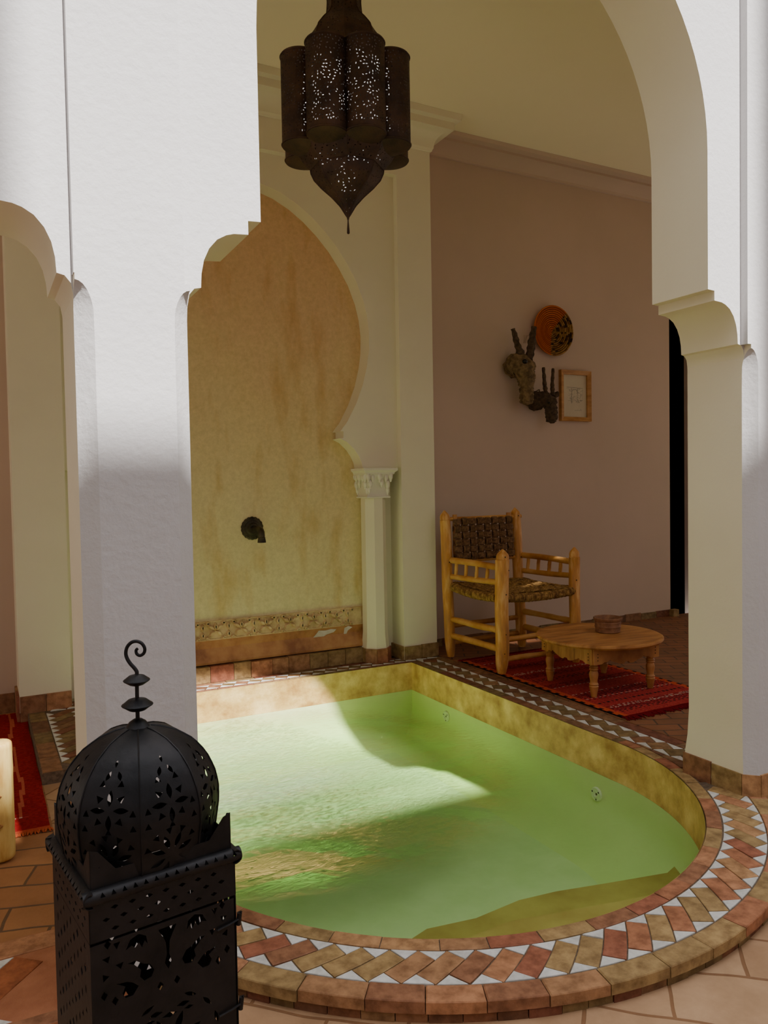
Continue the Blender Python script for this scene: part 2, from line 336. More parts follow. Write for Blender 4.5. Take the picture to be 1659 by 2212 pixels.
def water_mat():
    m, nt = new_mat('pool_water')
    out = N(nt, 'ShaderNodeOutputMaterial')
    tc = N(nt, 'ShaderNodeTexCoord'); geo = tc.outputs['Object']
    # ripples: fine and lively over the churned middle, calm near the apse
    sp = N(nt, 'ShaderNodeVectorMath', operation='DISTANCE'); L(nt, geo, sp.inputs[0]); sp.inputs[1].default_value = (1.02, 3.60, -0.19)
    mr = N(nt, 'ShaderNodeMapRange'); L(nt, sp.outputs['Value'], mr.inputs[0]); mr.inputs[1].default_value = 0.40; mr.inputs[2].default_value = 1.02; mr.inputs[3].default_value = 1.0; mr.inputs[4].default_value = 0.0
    sp2 = N(nt, 'ShaderNodeVectorMath', operation='DISTANCE'); L(nt, geo, sp2.inputs[0]); sp2.inputs[1].default_value = (1.3, 3.45, -0.19)
    mr2 = N(nt, 'ShaderNodeMapRange'); L(nt, sp2.outputs['Value'], mr2.inputs[0]); mr2.inputs[1].default_value = 0.35; mr2.inputs[2].default_value = 1.2; mr2.inputs[3].default_value = 1.0; mr2.inputs[4].default_value = 0.09
    n1 = N(nt, 'ShaderNodeTexNoise', Scale=26.0, Detail=5.0, Roughness=0.68, Distortion=1.0); mp = N(nt, 'ShaderNodeMapping'); mp.inputs['Scale'].default_value = (0.8, 1.5, 1); mp.inputs['Rotation'].default_value = (0, 0, 0.35)
    L(nt, geo, mp.inputs[0]); L(nt, mp.outputs[0], n1.inputs['Vector'])
    n2 = N(nt, 'ShaderNodeTexNoise', Scale=4.0, Detail=2.0); L(nt, mp.outputs[0], n2.inputs['Vector'])
    ad = N(nt, 'ShaderNodeMath', operation='MULTIPLY_ADD'); L(nt, n2.outputs['Fac'], ad.inputs[0]); ad.inputs[1].default_value = 0.8; L(nt, n1.outputs['Fac'], ad.inputs[2])
    bs = N(nt, 'ShaderNodeMath', operation='MULTIPLY'); L(nt, mr2.outputs[0], bs.inputs[0]); bs.inputs[1].default_value = 1.0
    bp = N(nt, 'ShaderNodeBump', Distance=0.13); L(nt, ad.outputs[0], bp.inputs['Height']); L(nt, bs.outputs[0], bp.inputs['Strength'])
    tr = N(nt, 'ShaderNodeBsdfTransparent'); tr.inputs[0].default_value = (0.97, 1.0, 0.93, 1)
    df = N(nt, 'ShaderNodeBsdfDiffuse')
    # whitens the churned part: bubbles, plus sun patch brightness put into the colour
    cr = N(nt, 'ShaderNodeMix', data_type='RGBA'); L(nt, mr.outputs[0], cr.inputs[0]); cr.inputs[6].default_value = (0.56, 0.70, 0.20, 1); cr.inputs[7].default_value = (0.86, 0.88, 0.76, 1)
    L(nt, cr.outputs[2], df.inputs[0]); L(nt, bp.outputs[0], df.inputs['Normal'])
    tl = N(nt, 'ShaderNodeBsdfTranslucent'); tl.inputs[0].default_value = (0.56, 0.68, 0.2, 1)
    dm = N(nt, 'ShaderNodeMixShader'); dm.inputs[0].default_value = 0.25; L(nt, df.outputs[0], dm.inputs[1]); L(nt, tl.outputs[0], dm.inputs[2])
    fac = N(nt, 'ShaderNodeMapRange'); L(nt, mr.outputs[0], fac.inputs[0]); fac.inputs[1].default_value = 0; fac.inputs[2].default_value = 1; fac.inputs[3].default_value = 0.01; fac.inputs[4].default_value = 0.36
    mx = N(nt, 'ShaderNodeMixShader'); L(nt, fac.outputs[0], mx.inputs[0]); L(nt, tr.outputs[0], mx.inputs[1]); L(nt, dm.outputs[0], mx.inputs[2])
    gl = N(nt, 'ShaderNodeBsdfGlossy', Roughness=0.03); L(nt, bp.outputs[0], gl.inputs['Normal'])
    fr = N(nt, 'ShaderNodeFresnel', IOR=1.2); L(nt, bp.outputs[0], fr.inputs['Normal'])
    m2 = N(nt, 'ShaderNodeMixShader'); L(nt, fr.outputs[0], m2.inputs[0]); L(nt, mx.outputs[0], m2.inputs[1]); L(nt, gl.outputs[0], m2.inputs[2])
    L(nt, m2.outputs[0], out.inputs['Surface'])
    va = N(nt, 'ShaderNodeVolumeAbsorption'); va.inputs['Color'].default_value = (0.50, 0.84, 0.36, 1); va.inputs['Density'].default_value = 1.15
    L(nt, va.outputs[0], out.inputs['Volume'])
    return m
WATER = water_mat()
def emit(name, col, s):
    m, nt = new_mat(name); out = N(nt, 'ShaderNodeOutputMaterial'); e = N(nt, 'ShaderNodeEmission'); e.inputs[0].default_value = col; e.inputs[1].default_value = s
    L(nt, e.outputs[0], out.inputs[0]); return m
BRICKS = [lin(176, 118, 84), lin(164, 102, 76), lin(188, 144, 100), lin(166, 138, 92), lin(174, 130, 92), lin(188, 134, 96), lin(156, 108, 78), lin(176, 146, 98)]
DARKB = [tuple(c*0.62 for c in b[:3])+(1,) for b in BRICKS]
# ------------------------------------------------------------------ the building
YF, YB, YP = 1.93, 2.19, 1.90        # arcade face, arcade back, pilaster face
BR = [(0.477, 1.655), (0.482, 1.683), (0.495, 1.699), (0.512, 1.703), (0.514, 1.738), (0.521, 1.772), (0.535, 1.803), (0.556, 1.828), (0.580, 1.842),
      (0.600, 1.848), (0.638, 1.851), (0.638, 1.886), (0.672, 1.888)]
def arc(cx, cz, r, a0, a1, n):
    return [(cx+r*cos(radians(a0+(a1-a0)*i/n)), cz+r*sin(radians(a0+(a1-a0)*i/n))) for i in range(n+1)]
ARCH_TOP = 2.38; AC = 1.493; AR = 0.821
def opening(xl_shaft, xr_shaft):
    """open-ended outline of one arch going up from left shaft, over and down to the right shaft"""
    off = xl_shaft-0.477; c = 0.5*(xl_shaft+xr_shaft)
    left = [(x+off, z) for x, z in BR]
    right = [(2*c-x, z) for x, z in left][::-1]
    r = c-left[-1][0]
    top = [(x, ARCH_TOP+(z-ARCH_TOP)*0.99) for x, z in arc(c, ARCH_TOP, r, 180, 0, 40)]
    return left+top+right
XL0, XL1 = 0.213, 0.477      # left pillar shaft
XR0, XR1 = 2.550, 2.814      # right pillar shaft
W_ = XR0-XL1
lo = opening(XL0-W_, XL0)
mo = opening(XL1, XR0)
ro = opening(XR1, XR1+W_)
ZB = 1.655
outl = [(-4.2, -0.06), (lo[0][0], -0.06)]+lo+mo+ro+[(ro[-1][0], -0.06), (8.0, -0.06), (8.0, 6.0), (-4.2, 6.0)]
mb = MB(); sheet(mb, outl, [], lambda u, v, w: (u, YF if w == 0 else YB, v))
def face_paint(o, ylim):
    # white faces the courtyard; cream puts the gallery's warm bounce light into the colour
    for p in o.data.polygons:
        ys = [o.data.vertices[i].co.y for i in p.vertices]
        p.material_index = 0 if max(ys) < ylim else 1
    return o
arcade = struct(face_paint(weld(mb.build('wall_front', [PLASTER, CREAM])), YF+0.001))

def make_pillar(name, label, x0, x1, px0, px1, zbase):
    t = thing(name, label, 'pillar', (0.5*(x0+x1), 0.5*(YP+YB), zbase)); ox, oy, oz = t.location
    def g(x, y, z): return (x-ox, y-oy, z-oz)
    mb = MB(); ch = 0.040; rows = []
    lev = [(zbase+0.02, 0.014), (zbase+0.10, 0.010), (zbase+0.16, 0.004), (zbase+0.26, 0.0), (0.9, 0.0), (1.55, 0.0)]
    def ring(z, fl, c0, pf):
        a, b = x0-fl, x1+fl; f = YP-fl; k = YB+fl; e = max(c0, 0.0006)
        return [g(a, k, z), g(a, f+e, z), g(a+e, f, z), g(b-e, f, z), g(b, f+e, z), g(b, k, z)]
    for z, fl in lev: rows.append(ring(z, fl, ch, 0))
    for i in range(1, 8):
        a = i/7*pi/2
        rows.append(ring(1.60+0.085*sin(a), 0, ch*cos(a), 0))
    rows.append(ring(1.70, 0, 0, 0))
    vs = [p for r in rows for p in r]; fs = []
    for i in range(len(rows)-1):
        for k in range(6): fs.append((i*6+k, i*6+(k+1) % 6, (i+1)*6+(k+1) % 6, (i+1)*6+k))
    fs.append(tuple(range(6))[::-1]); q = (len(rows)-1)*6; fs.append(tuple(q+k for k in range(6)))
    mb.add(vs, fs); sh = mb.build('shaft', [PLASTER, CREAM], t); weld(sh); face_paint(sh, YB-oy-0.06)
    mb = MB(); mb.prism([(px0-ox, YP-oy), (px1-ox, YP-oy), (px1-ox, YF-oy+0.002), (px0-ox, YF-oy+0.002)], 1.70-oz, 6.0-oz)
    mb.build('pilaster', PLASTER, t)
    # brick skirting round the foot
    mb = MB(); zt = zbase+0.085
    segs = [((x0-0.018, YB+0.018), (x0-0.018, YP+0.03), 2), ((x0-0.018, YP+0.03), (x0+0.03, YP-0.018), 1), ((x0+0.03, YP-0.018), (x1-0.03, YP-0.018), 2),
            ((x1-0.03, YP-0.018), (x1+0.018, YP+0.03), 1), ((x1+0.018, YP+0.03), (x1+0.018, YB+0.018), 2), ((x1+0.018, YB+0.018), (x0-0.018, YB+0.018), 2)]
    for (ax, ay), (bx, by), n in segs:
        for i in range(n):
            p = (ax+(bx-ax)*(i+0.015)/n, ay+(by-ay)*(i+0.015)/n); q = (ax+(bx-ax)*(i+0.985)/n, ay+(by-ay)*(i+0.985)/n)
            d = Vector((q[0]-p[0], q[1]-p[1])).normalized(); nn = (-d.y*-0.028, d.x*-0.028)
            hh = zt+random.uniform(-0.004, 0.004)
            P = [p, q, (q[0]+nn[0]*-1, q[1]+nn[1]*-1), (p[0]+nn[0]*-1, p[1]+nn[1]*-1)]
            mb.prism([(x-ox, y-oy) for x, y in P], zbase-0.05-oz, hh-oz, c=random.choice(BRICKS))
    weld(mb.build('brick_skirting', BRICK, t), recalc=True)
    return t
make_pillar('pillar', 'tall white plaster pillar with chamfered corners standing behind the domed black floor lantern', XL0, XL1, 0.211, 0.464, -0.055)
make_pillar('pillar', 'white plaster pillar on terracotta skirting at the curved right end of the pool rim', XR0, XR1, 2.530, 2.800, -0.0)
# further pillars of the arcade, beyond the frame on either side
# gallery shell
def boxobj(name, x0, x1, y0, y1, z0, z1, m): return struct(MB().box(x0, x1, y0, y1, z0, z1).build(name, m, smooth=0))
make_far = []
for xx in (XL0-W_-0.264, XR1+W_):
    if xx > 0:
        mb = MB(); mb.prism([(xx+0.04, YP), (xx+0.224, YP), (xx+0.264, YP+0.04), (xx+0.264, YB), (xx, YB), (xx, YP+0.04)], -0.055, 1.70); 
        o = mb.build('pillar', PLASTER); tag(o, 'white plaster pillar of the next arch, out of the picture on the right', 'pillar')
ZC = 3.71
mb = MB(); xd0, xd1 = 5.43, 5.775
mb.box(-4.2, xd0, 4.86, 5.0, -0.06, ZC+0.2); mb.box(xd1, 8.0, 4.86, 5.0, -0.06, ZC+0.2); mb.box(xd0, xd1, 4.86, 5.0, 3.0, ZC+0.2)
wall_back = struct(mb.build('wall_back', PINKISH, smooth=0))
# black box behind the opening; its darkness is put into the colour
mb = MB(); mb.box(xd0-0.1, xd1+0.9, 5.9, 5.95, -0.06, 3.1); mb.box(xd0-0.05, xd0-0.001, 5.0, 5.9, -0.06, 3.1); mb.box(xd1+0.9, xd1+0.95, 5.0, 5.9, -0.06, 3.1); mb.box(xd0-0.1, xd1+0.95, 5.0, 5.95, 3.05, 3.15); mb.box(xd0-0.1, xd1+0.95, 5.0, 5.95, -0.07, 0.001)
struct(mb.build('passage_black_box', BLACKV, smooth=0))
boxobj('ceiling', -4.2, 8.0, YB, 5.0, ZC, ZC+0.12, CEILM)
boxobj('wall_left', -4.35, -4.2, YF, 5.0, -0.06, ZC+0.1, CREAM)
boxobj('wall_right', 8.0, 8.15, YF, 5.0, -0.06, ZC+0.1, CREAM)

# ---- fountain wall block with its horseshoe niche
YPI, YA, YN = 4.60, 4.65, 4.78
NR = [(2.298, 1.319), (2.290, 1.36), (2.269, 1.402), (2.236, 1.449), (2.186, 1.494), (2.135, 1.518), (2.137, 1.521), (2.160, 1.521), (2.160, 1.566), (2.137, 1.566),
      (2.19, 1.63), (2.26, 1.755), (2.31, 1.88), (2.344, 2.007), (2.360, 2.11), (2.363, 2.225), (2.35, 2.335), (2.325, 2.437), (2.275, 2.56), (2.21, 2.669), (2.137, 2.77), (2.048, 2.865), (1.955, 2.945), (1.859, 3.010), (1.745, 3.065), (1.625, 3.097)]
NCX = 1.5
NR = [p for i, p in enumerate(NR) if i not in (6,)]
nl = [(2*NCX-x, z) for x, z in NR][::-1]
niche = [(2.298, 0.0)]+NR+[(1.5, 3.108)]+nl+[(2*NCX-2.298, 0.0)]
IX = 2.566    # inner edge of the flat frame round the arch
mb = MB()
# arch face, recessed a little inside the frame
sheet(mb, [(2*NCX-IX, 1.319)]+niche[::-1][1:-1]+[(IX, 1.319), (IX, 3.29), (2*NCX-IX, 3.29)], [], lambda u, v, w: (u, YA if w == 0 else YN+0.02, v))
for s_ in (0, 1):
    a_, b_ = (2.342, IX) if s_ == 0 else (2*NCX-IX, 2*NCX-2.342)
    mb.box(a_, b_, 4.765, YN+0.03, 0, 1.319)
# frame: two pilasters and the band over them
fr = [(2*NCX-2.83, 0), (2*NCX-IX, 0), (2*NCX-IX, 3.29), (IX, 3.29), (IX, 0), (2.83, 0), (2.83, ZC), (2*NCX-2.83, ZC)]
sheet(mb, fr, [], lambda u, v, w: (u, YPI if w == 0 else 4.86, v))
nb = struct(weld(mb.build('wall_fountain', CREAM)))
mb = MB(); mb.box(2*NCX-2.55, 2.55, YN, YN+0.06, -0.05, 3.3); struct(mb.build('wall_niche', TADE, smooth=0))

# tapered (square, hollow-chamfered) feet of the right pilaster
def skirt(mb, path, z0, z1, th, brick, cols=BRICKS, vary=0.004):
    for (ax, ay), (bx, by) in zip(path[:-1], path[1:]):
        ln = sqrt((bx-ax)**2+(by-ay)**2); n = max(1, round(ln/brick)); d = ((bx-ax)/ln, (by-ay)/ln); nn = (d[1]*th, -d[0]*th)
        for i in range(n):
            s0 = ln*i/n+0.0015; s1 = ln*(i+1)/n-0.0015
            P = [(ax+d[0]*s0, ay+d[1]*s0), (ax+d[0]*s1, ay+d[1]*s1)]
            P = [(P[0][0]+nn[0], P[0][1]+nn[1]), (P[1][0]+nn[0], P[1][1]+nn[1]), P[1], P[0]]
            mb.prism(P, z0, z1+random.uniform(-vary, vary), c=random.choice(cols))
mb = MB()
skirt(mb, [(2.566, 4.86), (2.566, YPI), (2.83, YPI), (2.83, 4.86)][::1], -0.0, 0.092, 0.014, 0.14)
skirt(mb, [(2*NCX-2.83, 4.86), (2*NCX-2.83, YPI), (2*NCX-2.566, YPI)], -0.055, 0.092, 0.014, 0.14)
tag(weld(mb.build('baseboard_niche', BRICK)), kind='structure')
mb = MB(); skirt(mb, [(2.845, 4.86), (5.43, 4.86)], 0.0, 0.057, 0.012, 0.19, DARKB); skirt(mb, [(5.40, 4.848), (5.47, 4.848)], 0, 0.06, 0.05, 0.1)
tag(weld(mb.build('baseboard_right', BRICK)), kind='structure')
mb = MB(); skirt(mb, [(-4.2, 4.86), (0.155, 4.86)], -0.055, 0.06, 0.014, 0.19, DARKB)
tag(weld(mb.build('baseboard_left', BRICK)), kind='structure')

# engaged octagonal column with carved capital
def octo(cx, cy, r): return [(cx+r*cos(radians(22.5+45*k)), cy+r*sin(radians(22.5+45*k))) for k in range(8)]
ccx, ccy = 2.398, 4.705
col = thing('column', 'slender white octagonal column with carved leaf capital at right edge of the niche', 'column', (ccx, ccy, 0))
mb = MB(); rows = []
for z, r in ((0.085, 0.098), (0.13, 0.092), (0.2, 0.086), (1.123, 0.084)):
    rows.append([(p[0], p[1], z) for p in octo(0, 0, r)])
vs = [p for r in rows for p in r]; fs = []
for i in range(3):
    for k in range(8): fs.append((i*8+k, i*8+(k+1) % 8, (i+1)*8+(k+1) % 8, (i+1)*8+k))
fs += [tuple(range(8))[::-1], tuple(24+k for k in range(8))]
mb.add(vs, fs); mb.build('shaft', CREAM, col, smooth=20)
mb = MB(); P = octo(0, 0, 0.108)
for k in range(8):
    a, b = P[k], P[(k+1) % 8]
    mb.prism([(a[0]*0.99+b[0]*0.01, a[1]*0.99+b[1]*0.01), (b[0]*0.99+a[0]*0.01, b[1]*0.99+a[1]*0.01), (b[0]*0.7, b[1]*0.7), (a[0]*0.7, a[1]*0.7)], 0.0, 0.095, c=BRICKS[k % 5])
mb.build('brick_base', BRICK, col)
mb = MB()
def sq(r, z): return [(-r, -r, z), (r, -r, z), (r, r, z), (-r, r, z)]
rows = [sq(0.088, 1.118), sq(0.090, 1.128), sq(0.080, 1.130), sq(0.080, 1.16), sq(0.086, 1.22), sq(0.104, 1.275), sq(0.112, 1.283), sq(0.112, 1.290), sq(0.122, 1.298), sq(0.128, 1.305), sq(0.128, 1.319)]
vs = [p for r in rows for p in r]; fs = []
for i in range(len(rows)-1):
    for k in range(4): fs.append((i*4+k, i*4+(k+1) % 4, (i+1)*4+(k+1) % 4, (i+1)*4+k))
fs += [(3, 2, 1, 0), tuple(len(vs)-4+k for k in range(4))]
mb.add(vs, fs); mb.build('capital', CAPM, col, smooth=20)
mb = MB()
for side in range(2):   # stalactite leaves on the two visible sides
    for k, (u, z, s) in enumerate(((-0.085, 1.262, 1.0), (-0.05, 1.255, .9), (0.0, 1.262, 1.1), (0.05, 1.255, .9), (0.085, 1.262, 1.0), (-0.066, 1.215, 1.0), (0.02, 1.222, .9), (0.066, 1.21, 1.1), (-0.07, 1.172, .8), (0.07, 1.168, .8))):
        d = 0.078+0.45*max(0, z-1.17)*0.45
        pos = (u, -d-0.004, z) if side == 0 else (-d-0.004, u, z)
        mb.ball(pos, (0.016*s, 0.016*s, 0.026*s), 10, 6)
        mb.ball((pos[0], pos[1], pos[2]-0.024*s), (0.009*s, 0.009*s, 0.014*s), 8, 5)
mb.build('carved_leaves', CAPM, col)

# carved band, orange dado and brick ledge at the foot of the niche
X0n, X1n = 2*NCX-2.30, 2.335
mb = MB(); mb.box(X0n, X1n, YN-0.012, YN+0.005, 0.252, 0.368)
def leafp(mb, cx, cz, ang, ln, wd, y0, dy, up=False):
    pts = []
    for k in range(9):
        t = k/8; pts.append((t*ln, sin(pi*t)**0.8*wd))
    for k in range(7, 0, -1):
        t = k/8; pts.append((t*ln, -sin(pi*t)**0.8*wd*0.55))
    ca, sa = cos(ang), sin(ang)
    P = [(cx+x*ca-y*sa, cz+x*sa+y*ca) for x, y in pts]
    n = len(P); mx_ = (sum(p[0] for p in P)/n, sum(p[1] for p in P)/n)
    vs = [(x, y0, z) for x, z in P]+[(mx_[0]+(x-mx_[0])*0.55, y0-dy, mx_[1]+(z-mx_[1])*0.55) for x, z in P]
    fs = [(i, (i+1) % n, n+(i+1) % n, n+i) for i in range(n)]+[tuple(range(n, 2*n))]
    mb.add(vs, fs)
yy = YN-0.012; px = X0n+0.02; pitch = 0.166
while px < X1n-0.02:
    for s in (-1, 1):
        def cl(a): return a
        for (dx, dz, a, ln, wd) in ((0.0, 0.0, 90, 0.048, 0.013), (0.0, 0.0, 35, 0.06, 0.014), (0.0, 0.0, -40, 0.05, 0.013), (0.045, 0.035, 60, 0.03, 0.012), (0.05, -0.03, -70, 0.028, 0.011), (0.083, 0.0, 90, 0.046, 0.012), (0.083, -0.045, 90, 0.04, 0.013), (0.03, -0.052, 10, 0.035, 0.009), (0.03, 0.05, -10, 0.035, 0.009)):
            ang = radians(a) if s > 0 else radians(180-a)
            cx_, cz_ = px+0.083+s*dx*1.0, 0.308+dz
            if X0n+0.03 < cx_ < X1n-0.045: leafp(mb, cx_, cz_, ang, ln*1.1, (wd*s if s > 0 else -wd)*1.25, yy+0.001, 0.020)
    px += pitch
mb.box(X0n, X1n, YN-0.017, YN, 0.364, 0.371); mb.box(X0n, X1n, YN-0.017, YN, 0.249, 0.256)
struct(mb.build('trim_1', FRIEZE, smooth=25))
mb = MB(); mb.box(X0n, X1n, YN-0.016, YN+0.005, 0.115, 0.251)
vs = [(X0n, YN-0.016, 0.20), (X1n, YN-0.016, 0.20), (X1n, YN-0.05, 0.118), (X0n, YN-0.05, 0.118)]
mb.add(vs, [(0, 1, 2, 3)]); mb.box(X0n, X1n, YN-0.05, YN, 0.105, 0.119)
struct(mb.build('trim_2', ORANGE, smooth=0))
# patches where the orange skin has come off
mb = MB()
def blob(mb, pts, y): 
    mb.add([(x, y, z) for x, z in pts], [tuple(range(len(pts)))])
blob(mb, [(1.93, 0.148), (1.955, 0.145), (1.985, 0.168), (2.02, 0.186), (2.06, 0.205), (2.11, 0.215), (2.13, 0.232), (2.09, 0.238), (2.05, 0.232), (2.0, 0.236), (1.985, 0.218), (1.955, 0.19), (1.94, 0.165)], YN-0.0185)
blob(mb, [(2.185, 0.165), (2.2, 0.17), (2.205, 0.195), (2.215, 0.215), (2.25, 0.235), (2.22, 0.246), (2.19, 0.235), (2.185, 0.2)], YN-0.0185)
o = mb.build('peeled_patch', WORN, bpy.data.objects['trim_2'])
mb = MB(); xx = X0n
while xx < X1n-0.02:
    w = random.uniform(0.105, 0.15); x1 = min(xx+w, 2.30)
    if x1-xx > 0.02: mb.box(xx+0.0015, x1-0.0015, 4.70+random.uniform(-.003, .003), YN, 0.0, 0.098+random.uniform(-.003, .003), c=random.choice(BRICKS))
    xx = x1+0.0001
    if x1 >= 2.30: break
tag(weld(mb.build('trim_3', BRICK)), kind='structure')

# cornices
def cornice(name, path, prof, m):
    """path: 2D polyline, room side on its right; prof: [(out, z)]"""
    n = len(path); vs = []; dirs = []
    for i in range(n-1):
        d = Vector((path[i+1][0]-path[i][0], path[i+1][1]-path[i][1])).normalized(); dirs.append(Vector((d.y, -d.x)))
    for i in range(n):
        if i == 0: o = dirs[0]
        elif i == n-1: o = dirs[-1]
        else:
            a, b = dirs[i-1], dirs[i]; o = (a+b)/(1+a.dot(b))
        for (u, z) in prof: vs.append((path[i][0]+o.x*u, path[i][1]+o.y*u, z))
    k = len(prof); fs = []
    for i in range(n-1):
        for j in range(k-1): fs.append((i*k+j, (i+1)*k+j, (i+1)*k+j+1, i*k+j+1))
    mb = MB(); mb.add(vs, fs); return struct(mb.build(name, m, smooth=25))
prof = [(0.001, 3.488), (0.012, 3.492), (0.016, 3.505)]+[(0.02+0.085*(1-cos(radians(a))), 3.51+0.10*sin(radians(a))) for a in range(0, 91, 15)]+[(0.125, 3.612), (0.125, 3.66), (0.16, 3.668), (0.165, 3.709)]
cornice('trim_4', [(2*NCX-2.83, 4.86), (2*NCX-2.83, YPI), (2.83, YPI), (2.83, 4.86)], prof, CREAM)
prof2 = [(0.001, 3.592), (0.02, 3.595), (0.024, 3.61), (0.05, 3.635), (0.09, 3.655), (0.14, 3.662), (0.14, 3.68), (0.19, 3.686), (0.2, 3.709)]
cornice('trim_5', [(2.83, 4.86), (8.0, 4.86)], prof2, PINKISH)
cornice('trim_6', [(-4.2, 4.86), (2*NCX-2.83, 4.86)], prof2, PINKISH)

# courtyard walls round the camera; the unseen far one is notched to shape the sunlight
SX, SZ_ = 0.10, 1.15
SUN = Vector((-SX, 1.0, -SZ_))
yb = -2.6
zt = 1.335+SZ_*(1.9-yb); xa = 0.09+SX*(1.93-yb); xb = 2.615+SX*(1.9-yb)
mb = MB(); sheet(mb, [(-2.75, -0.06), (6.15, -0.06), (6.15, 8.4), (xb, 8.4), (xb, zt), (xa, zt), (xa, 8.4), (-2.75, 8.4)], [], lambda u, v, w: (u, yb if w == 1 else yb-0.2, v))
struct(weld(mb.build('wall_courtyard_sun_notch', PLASTER, smooth=0)))
boxobj('wall_courtyard_left', -2.75, -2.6, yb, YF, -0.06, 6.0, PLASTER)
boxobj('wall_courtyard_right', 6.0, 6.15, yb, YF, -0.06, 6.0, PLASTER)
# ------------------------------------------------------------------ pool, paving
PCX, PCY, PR = 1.545, 2.62, 1.035
PXL, PXR, PYB = 0.51, 2.58, 4.53
ZW = -0.19
def pool_outline(off=0.0, n=64):
    P = [(PXR+off, PYB+off)]
    P += [(PCX+(PR+off)*cos(a), PCY+(PR+off)*sin(a)) for a in [-pi*i/n for i in range(n+1)]]
    P += [(PXL-off, PYB+off)]
    return P
pool = thing('plunge_pool', 'green plunge pool with curved front end and ochre plastered walls', 'pool', (PCX, 3.1, 0))
def loc_fix(o, p=pool): o.location = -p.location; return o
O = pool_outline(); n = len(O); mb = MB()
vs = []; fs = []; levels = [(-0.002, -0.004), (0.0, -0.012), (0.0, ZW-0.002), (0.0, ZW-0.03), (0.0, -0.30)]+[(-0.26*(1-cos(radians(a_))), -0.30-0.18*sin(radians(a_))) for a_ in range(10, 91, 8)]+[(-0.30, -0.48)]
for off, z in levels: vs += [(x, y, z) for x, y in pool_outline(off)]
for i in range(len(levels)-1):
    for k in range(n): mb_m = 0; fs.append((i*n+k, i*n+(k+1) % n, (i+1)*n+(k+1) % n, (i+1)*n+k))
up_ = [f for f in fs[:2*n]]; lowf = fs[2*n:]; LAST = (len(levels)-1)*n
mb.add(vs, up_+[], 0); mb.add(vs, lowf, 1); mb.add(vs, [tuple(LAST+k for k in range(n))], 2)
loc_fix(weld(mb.build('basin', [BASIN, BASINU, BASINF], pool, smooth=30)))
# underwater steps in the apse
mb = MB()
for r0, z in ():
    a0, a1 = -pi*0.93, -pi*0.02
    A = [(PCX+(PR-0.002)*cos(a0+(a1-a0)*i/30), PCY+(PR-0.002)*sin(a0+(a1-a0)*i/30)) for i in range(31)]
    B = [(PCX+0.12+r0*cos(a1-(a1-a0)*i/30), PCY-0.06+r0*sin(a1-(a1-a0)*i/30)) for i in range(31)]
    mb.prism(A+B, -0.94, z)
for pts_, z in (([(0.95, 1.85), (1.05, 2.1), (1.18, 2.25), (1.36, 2.31), (1.55, 2.28), (1.76, 2.30), (1.92, 2.28), (2.13, 2.23), (2.40, 2.17)], -0.37), ([(1.16, 1.72), (1.25, 2.00), (1.40, 2.11), (1.59, 2.12), (1.76, 2.08), (2.04, 2.02), (2.25, 1.98)], -0.31)):
    base = [(PCX+(PR-0.003)*cos(a), PCY+(PR-0.003)*sin(a)) for a in [radians(-128+i*4) for i in range(27)]] if z < -0.34 else [(PCX+(PR-0.004)*cos(a), PCY+(PR-0.004)*sin(a)) for a in [radians(-113+i*4) for i in range(19)]]
    inn = [p for p in pts_ if (p[0]-PCX)**2+(p[1]-PCY)**2 < (PR-0.01)**2]
    mb.prism(base+inn[::-1], -0.475, z)
loc_fix(mb.build('submerged_step', mat('step_tadelakt', lin(206, 180, 106), lin(182, 150, 82), scale=4, rough=0.6), pool))

# ---- coping
GAP = 0.0016
def shrink(P, g):
    n = len(P); cx = sum(p[0] for p in P)/n; cy = sum(p[1] for p in P)/n; out = []
    ar = sum(P[i][0]*P[(i+1) % n][1]-P[(i+1) % n][0]*P[i][1] for i in range(n)); s = 1 if ar > 0 else -1
    for i in range(n):
        a = Vector(P[i-1]); b = Vector(P[i]); c = Vector(P[(i+1) % n])
        d1 = (b-a).normalized(); d2 = (c-b).normalized(); n1 = Vector((-d1.y, d1.x))*s; n2 = Vector((-d2.y, d2.x))*s
        k = (n1+n2)/max(0.25, 1+n1.dot(n2)); out.append((b.x+k.x*g, b.y+k.y*g))
    return out
def subdiv(P, mx=0.05):
    out = []
    for i in range(len(P)):
        a, b = P[i], P[(i+1) % len(P)]; d = sqrt((a[0]-b[0])**2+(a[1]-b[1])**2); k = max(1, int(math.ceil(d/mx)))
        for j in range(k): out.append((a[0]+(b[0]-a[0])*j/k, a[1]+(b[1]-a[1])*j/k))
    return out
def tile(mb, P, f, z=0.0, m=0, c=None, th=0.006, jit=0.0012, mx=0.05):
    P = shrink(P, GAP); zz = z+random.uniform(-jit, jit)
    sx, sy = random.uniform(-.01, .01), random.uniform(-.01, .01)
    cu = sum(p[0] for p in P)/len(P); cv = sum(p[1] for p in P)/len(P)
    Q = subdiv(P, mx); k = len(Q)
    vs = []
    for lvl, (g, dz) in enumerate(((0, -th), (0, -0.0012), (0.0012, 0))):
        for (u, v) in Q:
            uu = u+(cu-u)*min(0.3, g/0.02); vv = v+(cv-v)*min(0.3, g/0.02)
            x, y = f(uu, vv); vs.append((x, y, zz+dz+(u-cu)*sx+(v-cv)*sy))
    fs = []
    for r in (0, k): fs += [(r+i, r+(i+1) % k, r+k+(i+1) % k, r+k+i) for i in range(k)]
    fs.append(tuple(range(2*k, 3*k)))
    mb.add(vs, fs, m, c)
